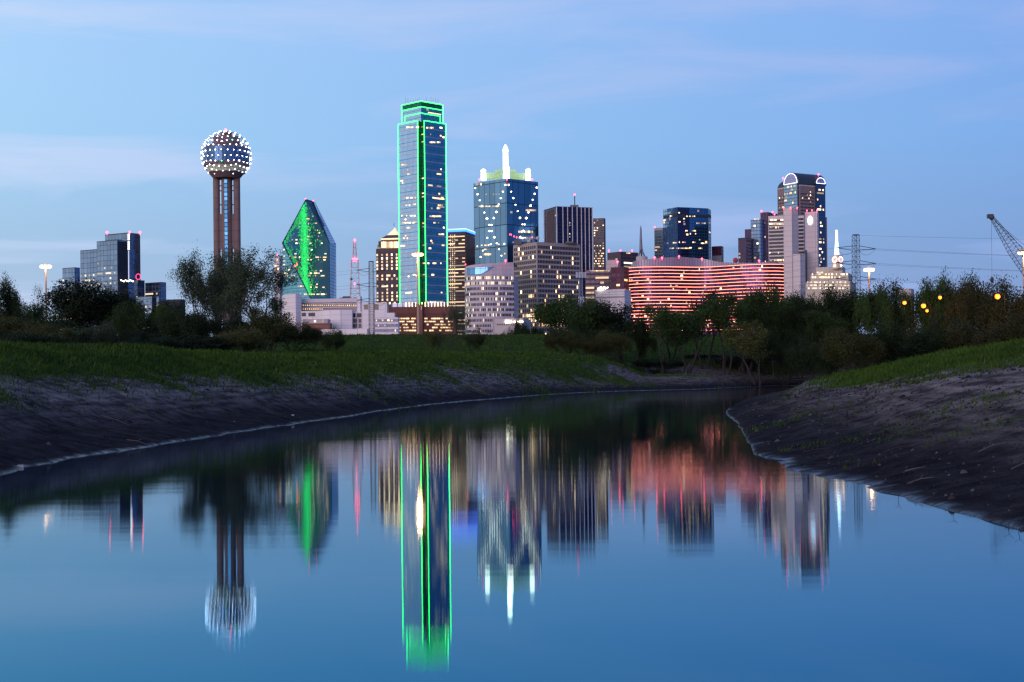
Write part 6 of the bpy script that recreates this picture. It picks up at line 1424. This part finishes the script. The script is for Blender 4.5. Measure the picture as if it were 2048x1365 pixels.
# the thicket on the near side, towards the hotel
T = [
 # kind, variant, px, depth, top row, half width px, leaf, label, rot
 ('dense', 1, -8, 118, 548, 42, 'dark', 'dark leafy tree cut by the picture edge above the grass mound', 0),
 ('dense', 2, 55, 150, 606, 60, 'green', 'rounded dark green tree just below the lone lighting mast', 40),
 ('bush', 1, 20, 112, 622, 60, 'olive', 'broad olive bush at the picture edge under the dark leafy tree', 10),
 ('airy', 1, 66, 190, 572, 26, 'grey', 'thin half-bare sapling rising beside the lone lighting mast pole', 0),
 ('bush', 2, 92, 108, 640, 48, 'olive', 'olive-brown bush in front of the rounded dark green tree', 70),
 ('dense', 3, 180, 165, 556, 72, 'dark', 'big black-green tree with jagged top covering the mirror-glass hotel foot', 0),
 ('dense', 1, 238, 170, 568, 40, 'dark', 'dark tree joined to the big black-green tree on its city side', 130),
 ('bush', 3, 150, 120, 652, 50, 'green', 'low green bush under the big black-green tree', 0),
 ('bush', 1, 198, 110, 640, 34, 'grey', 'pale grey-green rounded bush low under the big dark tree', 200),
 ('dense', 2, 263, 150, 600, 38, 'green', 'loose green tree under the mirror-glass hotel lower wing', 10),
 ('bush', 2, 262, 120, 655, 40, 'dark', 'dark bush filling the gap below the mirror-glass lower wing', 0),
 ('bush', 3, 318, 150, 640, 44, 'dark', 'low dark bush before the flat dark building with red lights', 90),
 ('thin', 1, 330, 190, 612, 26, 'green', 'small slender tree by the flat dark building with red lights', 0),
 ('bush', 1, 368, 140, 610, 46, 'dark', 'dark bush at the foot of the tall willow before the ball tower', 50),
 ('willow', 1, 408, 178, 500, 46, 'grey', 'tall feathery willow with bare top twigs just beside the ball tower shaft', 20),
 ('willow', 2, 448, 176, 496, 50, 'grey', 'tall open willow crossing in front of the ball tower shaft', 200),
 ('willow', 3, 516, 172, 492, 58, 'grey', 'spreading willow between the ball tower and the teal prism tower', 100),
 ('willow', 2, 486, 186, 528, 42, 'grey', 'leafy willow filling the space just behind the two open ones by the ball tower', 310),
 ('willow', 3, 438, 190, 528, 38, 'grey', 'leafy willow low behind the tall feathery one beside the ball tower', 20),
 ('thin', 2, 545, 180, 590, 30, 'green', 'short leaning willow offshoot beside the rounded white wall', 60),
 ('bush', 2, 425, 128, 612, 56, 'dark', 'dark bush directly below the ball tower', 160),
 ('bush', 3, 475, 122, 648, 46, 'olive', 'olive bush with lamplight behind it below the ball tower', 0),
 ('bush', 1, 525, 130, 618, 58, 'olive', 'large olive-brown bush beneath the spreading willow', 120),
 ('bush', 2, 585, 135, 640, 48, 'olive', 'olive bush before the rounded end of the white civic building', 210),
 ('airy', 2, 622, 140, 650, 34, 'olive', 'wispy brown-green bush at the end of the thicket before the civic building', 30),
 ('bush', 3, 380, 118, 668, 60, 'dark', 'lowest dark bush behind the grass mound by the ball tower', 300),
 ('bush', 2, 300, 116, 672, 56, 'dark', 'low black bush hugging the grass crest before the hotel wing', 30),
 ('bush', 1, 60, 105, 660, 70, 'dark', 'low dark bush hugging the grass crest near the picture edge', 0),
 ('dense', 3, 345, 200, 600, 36, 'dark', 'dark round tree beyond the red-lit flat building thicket', 60),
 ('bush', 3, 665, 262, 652, 20, 'green', 'small green shrub growing before the white civic forecourt', 0),
 # levee middle
 ('bare', 1, 897, 225, 628, 30, None, 'leafless multi-stemmed dark shrub on the grass levee', 0),
 ('airy', 3, 915, 232, 606, 26, 'grey', 'pale green willowy shrub before the brown car park', 0),
 ('airy', 1, 868, 230, 648, 22, 'olive', 'low twiggy shrub beside the leafless shrub on the levee', 0),
 ('airy', 2, 950, 234, 652, 30, 'olive', 'low olive twiggy shrub spreading at the foot of the willowy shrub', 80),
 ('bush', 1, 1042, 330, 632, 15, 'dark', 'small dark round tree on the levee top under the gridded office', 0),
 ('bush', 2, 1065, 325, 645, 22, 'dark', 'low dark tree on the levee top beside the small round one', 40),
 ('bush', 3, 1022, 322, 651, 12, 'dark', 'tiny dark shrub on the levee top by the beige annex', 40),
 ('bare', 2, 1020, 236, 684, 12, None, 'tiny bare purple-grey shrub low on the green levee', 0),
 # thicket across the river, city side
 ('dense', 2, 1140, 246, 588, 46, 'green', 'rounded green tree under the mobile phone mast', 70),
 ('dense', 1, 1192, 250, 592, 40, 'green', 'green tree in front of the low white hall', 200),
 ('dense', 3, 1238, 244, 604, 42, 'dark', 'dark tree overlapping the neon hotel end wall', 30),
 ('bush', 2, 1128, 222, 655, 34, 'olive', 'brownish bush on the grass edge under the rounded green tree', 0),
 ('bush', 3, 1182, 218, 668, 24, 'olive', 'small olive bush between two larger ones on the grass edge', 60),
 ('bush', 1, 1222, 220, 658, 34, 'olive', 'olive-brown bush hanging over the little slope below the neon hotel end', 0),
 ('bush', 2, 1176, 240, 640, 60, 'dark', 'dark undergrowth bush behind the olive ones', 100),
 ('dense', 1, 1272, 240, 632, 28, 'dark', 'dark tree before the neon hotel with bands showing above', 0),
 ('thin', 1, 1322, 232, 612, 40, 'green', 'slender green tree before the neon hotel with leaning stems', 20),
 ('thin', 2, 1372, 236, 604, 42, 'green', 'slender tree with wide canopy at the middle of the neon hotel', 140),
 ('thin', 3, 1410, 244, 578, 36, 'dark', 'taller slender tree before the neon hotel waist', 0),
 ('thin', 1, 1452, 238, 590, 38, 'green', 'yellow-green slender tree beside the purple bare shrub', 250),
 ('thin', 2, 1492, 246, 574, 34, 'green', 'slender green tree before the far half of the neon hotel', 60),
 ('dense', 2, 1532, 250, 566, 36, 'green', 'green tree at the end of the neon hotel', 10),
 ('thin', 3, 1515, 228, 640, 34, 'olive', 'yellowish lower tree leaning towards the water', 90),
 ('dense', 3, 1560, 256, 590, 34, 'dark', 'dark tree before the blank concrete slabs', 150),
 ('dense', 1, 1612, 250, 578, 40, 'green', 'bushy tree below the concrete slab tower', 80),
 ('dense', 2, 1662, 252, 572, 36, 'dark', 'dark bushy tree before the cream clock building', 220),
 ('dense', 3, 1712, 254, 580, 36, 'dark', 'dark tree at the foot of the clock-building pylon', 60),
 ('dense', 1, 1742, 246, 566, 32, 'green', 'bushy tree below the lit mast beside the cream building', 300),
 ('dense', 2, 1778, 248, 560, 34, 'dark', 'pointed dark tree just beyond the lit mast', 10),
 ('thin', 2, 1815, 246, 574, 20, 'green', 'slender tree crossing the plain low beige building', 20),
 ('dense', 3, 1872, 244, 553, 24, 'green', 'slim tree with rounded head at the start of the tallest clump', 0),
 ('dense', 1, 1905, 246, 543, 34, 'green', 'tallest round-headed tree of the clump under the wires', 160),
 ('dense', 2, 1948, 244, 549, 34, 'brown', 'brownish round tree lit by lamps beside the tallest one', 70),
 ('dense', 2, 1995, 242, 554, 36, 'brown', 'open brown tree with the brightest orange lamp inside', 10),
 ('dense', 3, 2038, 240, 572, 40, 'brown', 'brown tree lit orange at the picture edge below the crane', 200),
 ('dense', 1, 2095, 238, 580, 50, 'brown', 'brown tree partly outside the picture past the crane', 20),
 ('bush', 1, 1700, 212, 652, 52, 'olive', 'large rounded olive willow bush over the dark water channel', 0),
 ('bush', 2, 1640, 226, 668, 50, 'dark', 'dark bush at the channel edge beside the olive willow bush', 40),
 ('bush', 3, 1780, 220, 640, 50, 'dark', 'dark bush beyond the olive willow bush', 190),
 ('bush', 1, 1840, 236, 650, 40, 'dark', 'dark bush before the concrete bank gap', 60),
 ('bush', 2, 1898, 226, 622, 46, 'dark', 'dark thicket bush below the tallest tree', 0),
 ('bush', 3, 1955, 222, 625, 44, 'brown', 'brownish thicket bush below the lamp-lit round tree', 80),
 ('bush', 1, 2020, 215, 618, 54, 'brown', 'brown thicket bush nearest the picture edge', 120),
 ('bush', 2, 1570, 236, 650, 44, 'dark', 'dark thicket bush under the blank slabs', 20),
 ('bush', 3, 1480, 250, 705, 50, 'dark', 'low dark thicket bush behind the bare purple shrub', 0),
 ('bush', 1, 1400, 258, 712, 46, 'dark', 'low dark thicket bush between leaning stems', 70),
 ('bush', 2, 1310, 236, 716, 46, 'dark', 'low dark thicket bush over the small washed slope', 150),
 ('thin', 3, 1340, 250, 640, 26, 'dark', 'thin dark tree with crossed stems before the neon bands', 200),
 ('thin', 1, 1600, 244, 600, 30, 'dark', 'thin straight-stemmed tree in the dark thicket', 100),
 ('thin', 2, 1672, 240, 610, 30, 'green', 'thin tree with straight stems behind the olive willow bush', 320),
 ('thin', 1, 1925, 240, 590, 26, 'brown', 'thin brown tree trunkful before the lamp-lit clump', 190),
 ('bare', 1, 1452, 196, 668, 44, None, 'large bare purple-grey shrub standing at the water edge', 30),
 ('bare', 3, 1498, 200, 705, 22, None, 'smaller bare shrub at the water edge beside the large one', 0),
 ('snag', 1, 1545, 246, 600, 26, None, 'pale bare forked dead tree amid the green ones', 0),
 ('snag', 2, 1372, 224, 700, 22, None, 'pale dead branches arching over the washed-out bank', 40),
 ('snag', 3, 1575, 244, 690, 20, None, 'pale dead tree leaning low under the dark thicket', 120),
 ('snag', 1, 1128, 300, 628, 12, None, 'pale bare leaning branch beside the rounded green tree', 90),
 ('snag', 2, 136, 160, 553, 7, None, 'bare broken branch poking from the thicket before the hotel', 10),
 ('snag', 3, 243, 150, 563, 9, None, 'bare dark stub rising from the big dark tree', 100),
]
for (kind, v, px, D, yt, half, leaf, lb, rot) in T:
    if px > 1100 and kind in ('dense', 'willow', 'thin'): half *= 1.3
    tree(kind, v, px, D, yt, half, leaf, lb, rot, wood='palewood' if (kind == 'snag' and px > 1000) or (kind == 'bare' and px > 1400 and False) else 'wood')
# young bare poles in the thicket: reeds and stems
# ------------------------------------------------------------------ small things on the banks
def clods():
    rg = random.Random(12); mb = MB()
    for k in range(4200):
        right = rg.random() < .62
        if right: px = rg.uniform(1480, 2150); D = math.exp(rg.uniform(math.log(16), math.log(75)))
        else: px = rg.uniform(-80, 1300); D = math.exp(rg.uniform(math.log(27), math.log(150)))
        i = int(np.clip(np.searchsorted(cols_, px), 1, len(cols_)-1)); j = int(np.clip(np.searchsorted(Ds_, D), 1, len(Ds_)-1)); z = TV[i, j, 2]
        if z < .06 or z > 2.6 or D > 270: continue
        x = TV[i, j, 0]; y = TV[i, j, 1]; r = (.012+.0009*D)*rg.uniform(.4, 1.0)*(2.0 if rg.random() < .05 else 1)
        i0 = len(mb.v); n = 6
        for a in range(n):
            t = 2*math.pi*a/n; q = r*rg.uniform(.7, 1.3); mb.v.append(Vector((x+q*math.cos(t)*1.3, y+q*math.sin(t), z-.02)))
        for a in range(n):
            t = 2*math.pi*a/n; q = r*rg.uniform(.3, .75); mb.v.append(Vector((x+q*math.cos(t), y+q*math.sin(t), z+r*rg.uniform(.35, .9))))
        for a in range(n): b_ = (a+1) % n; mb.f.append((i0+a, i0+b_, i0+n+b_, i0+n+a)); mb.uv += [(0, 0)]*4
        mb.f.append(tuple(i0+n+a for a in range(n))); mb.uv += [(0, 0)]*n
    m, nt, b = newmat('clod'); ge = nd(nt, 'ShaderNodeNewGeometry'); nt.links.new(mixc(nt, mt(nt, 'POWER', ge.outputs['Random Per Island'], 9.0), (.020, .016, .019), (.13, .11, .115)), b.inputs['Base Color']); b.inputs['Roughness'].default_value = .9; b.inputs['Specular IOR Level'].default_value = .1
    mb.build('mud_clods', m, kind='stuff', label='clods of earth and pebbles strewn over the mud')
clods()
def rock(px, D, r, label, mat, sz=.6, name='rock'):
    x = TX(px, 760)*D; g = ground_z(x, D); mb = MB(); mb.sphere((x, D, g+r*.2), r, 10, 7, sz)
    mb.v = [v+Vector((mnoise.noise(v*2.1/r*.4), mnoise.noise(v*1.7/r*.4+Vector((5, 0, 0))), mnoise.noise(v*2/r*.4+Vector((0, 9, 0)))))*r*.5 for v in mb.v]
    o = mb.build(name, mat); o['label'] = label; o['category'] = name
def row2D(px, row, zg=1.0): return (CAMH-zg)*F/(row-(HY-(px-CX)*ROLL))
dk = matte('dark_clod', (.03, .027, .03), .9, .4, 3)
rock(55, 40, .16, 'dark clod of earth on the muddy slope below the grass mound', dk)
rock(797, 228, .9, 'dark heap of driftwood twigs on the green levee', dk, .4, 'brush_heap')
def log(px0, r0, px1, r1, rad, label, mat='palewood', name='driftwood', zg=.6):
    a = P(px0, r0, row2D(px0, r0, zg)); b = P(px1, r1, row2D(px1, r1, zg)); a.z = ground_z(a.x, a.y)+rad; b.x = TX(px1, 760)*(a.y+rad*3); b.y = a.y+rad*3; b.z = ground_z(b.x, b.y)+rad
    m1 = (a+b)/2+Vector((0, 0, rad*.8)); mb = MB(); mb.tube([a, a*.6+m1*.4, m1, b], [rad, rad*.9, rad*.7, rad*.3], 7); o = mb.build(name, M[mat]); o['label'] = label; o['category'] = name
log(668, 800, 702, 803, .055, 'pale driftwood stick lying on the mud below the civic building')
log(296, 823, 322, 828, .03, 'short pale stick on the mud below the big dark tree')
log(1810, 905, 1850, 902, .012, 'thin pale twig lying on the dark mud of the near spit', zg=.5)
log(1300, 770, 1345, 776, .10, 'pale log on the flat mud before the leaning stems', zg=.9)
for i, (px, D) in enumerate(((180, 33), (205, 34), (40, 30), (585, 62), (910, 118))):
    x = TX(px, 800)*D; g = ground_z(x, D); mb = MB(); mb.box(x-.05, x+.06, D-.04, D+.05, g-.01, g+.05); 
    mb.v = [v+Vector((mnoise.noise(v*30)*.04, mnoise.noise(v*31)*.03, 0)) for v in mb.v]; o = mb.build('litter_scrap', M['concrete2']); o['category'] = 'litter'; o['group'] = 'pale scraps on the mud'; o['label'] = 'small pale scrap of litter lying on the mud'
rg = random.Random(77)
for i in range(13):
    px = rg.uniform(40, 1150) if i < 7 else rg.uniform(1560, 2030); a = LFt if i < 7 else RFt; d0 = field(a, px, 10)[3][2 if i < 7 else 1]; D = d0*rg.uniform(1.03, 1.35); x = TX(px, 800)*D; g = ground_z(x, D)
    th = rg.uniform(-.5, .5); ln = rg.uniform(.25, .9)*D/40; A = Vector((x, D, g+.02)); B = Vector((x+ln*math.cos(th), D+ln*math.sin(th), 0)); B.z = ground_z(B.x, B.y)+.03; mm = (A+B)/2+Vector((0, ln*.08, .02)); r_ = .004+.00025*D
    mb = MB(); mb.tube([A, mm, B], [r_, r_*.8, r_*.4], 5); mb.tube([mm, mm+Vector((ln*.15, ln*.2, .05))], r_*.5, 4); o = mb.build('stick', M['wood'] if i % 2 else M['palewood']); o['category'] = 'stick'; o['group'] = 'sticks washed up on the mud'; o['label'] = 'thin grey stick washed up on the mud near the waterline'
# twigs standing in the shallows by the near spit
for i, (px, row, h) in enumerate(((1750, 984, .18), (1795, 1000, .14), (1602, 950, .12), (2015, 1058, .11), (2036, 1066, .12), (1905, 1034, .08))):
    D = row2D(px, row, 0); q = P(px, row, D); mb = MB(); mb.tube([Vector((q.x, q.y, -.05)), Vector((q.x+.02, q.y, h*.6)), Vector((q.x+.07, q.y, h))], [.004, .003, .002], 4); mb.tube([Vector((q.x+.02, q.y, h*.6)), Vector((q.x-.04, q.y, h*.85))], .002, 3)
    o = mb.build('twig', M['wood']); o['category'] = 'twig'; o['group'] = 'twigs in the shallows'; o['label'] = 'thin dark twig sticking out of the shallows by the near spit'
# concrete slope of the bridge seen through the gap
q = P(1835, 690, 285); root = empty('bridge_abutment', (q.x, 285, 4), 'pale concrete bridge wall and sloped apron glimpsed through a gap in the trees', 'bridge')
a = [P(1850, 670, 285), P(1884, 668, 285), P(1876, 700, 272), P(1848, 704, 272)]; mb = MB(); mb.poly(a[::-1] if False else [a[3], a[2], a[1], a[0]]); mb.poly([v+Vector((0, 3, -1)) for v in a]); mb.build('apron', M['concrete'], root)
a = P(1780, 640, 290); b = P(1838, 634, 290); mb = MB(); mb.box(a.x, b.x, 290, 293, a.z-2.2, a.z+.4); mb.build('deck_wall', M['concrete'], root)
# sandy wash behind the point
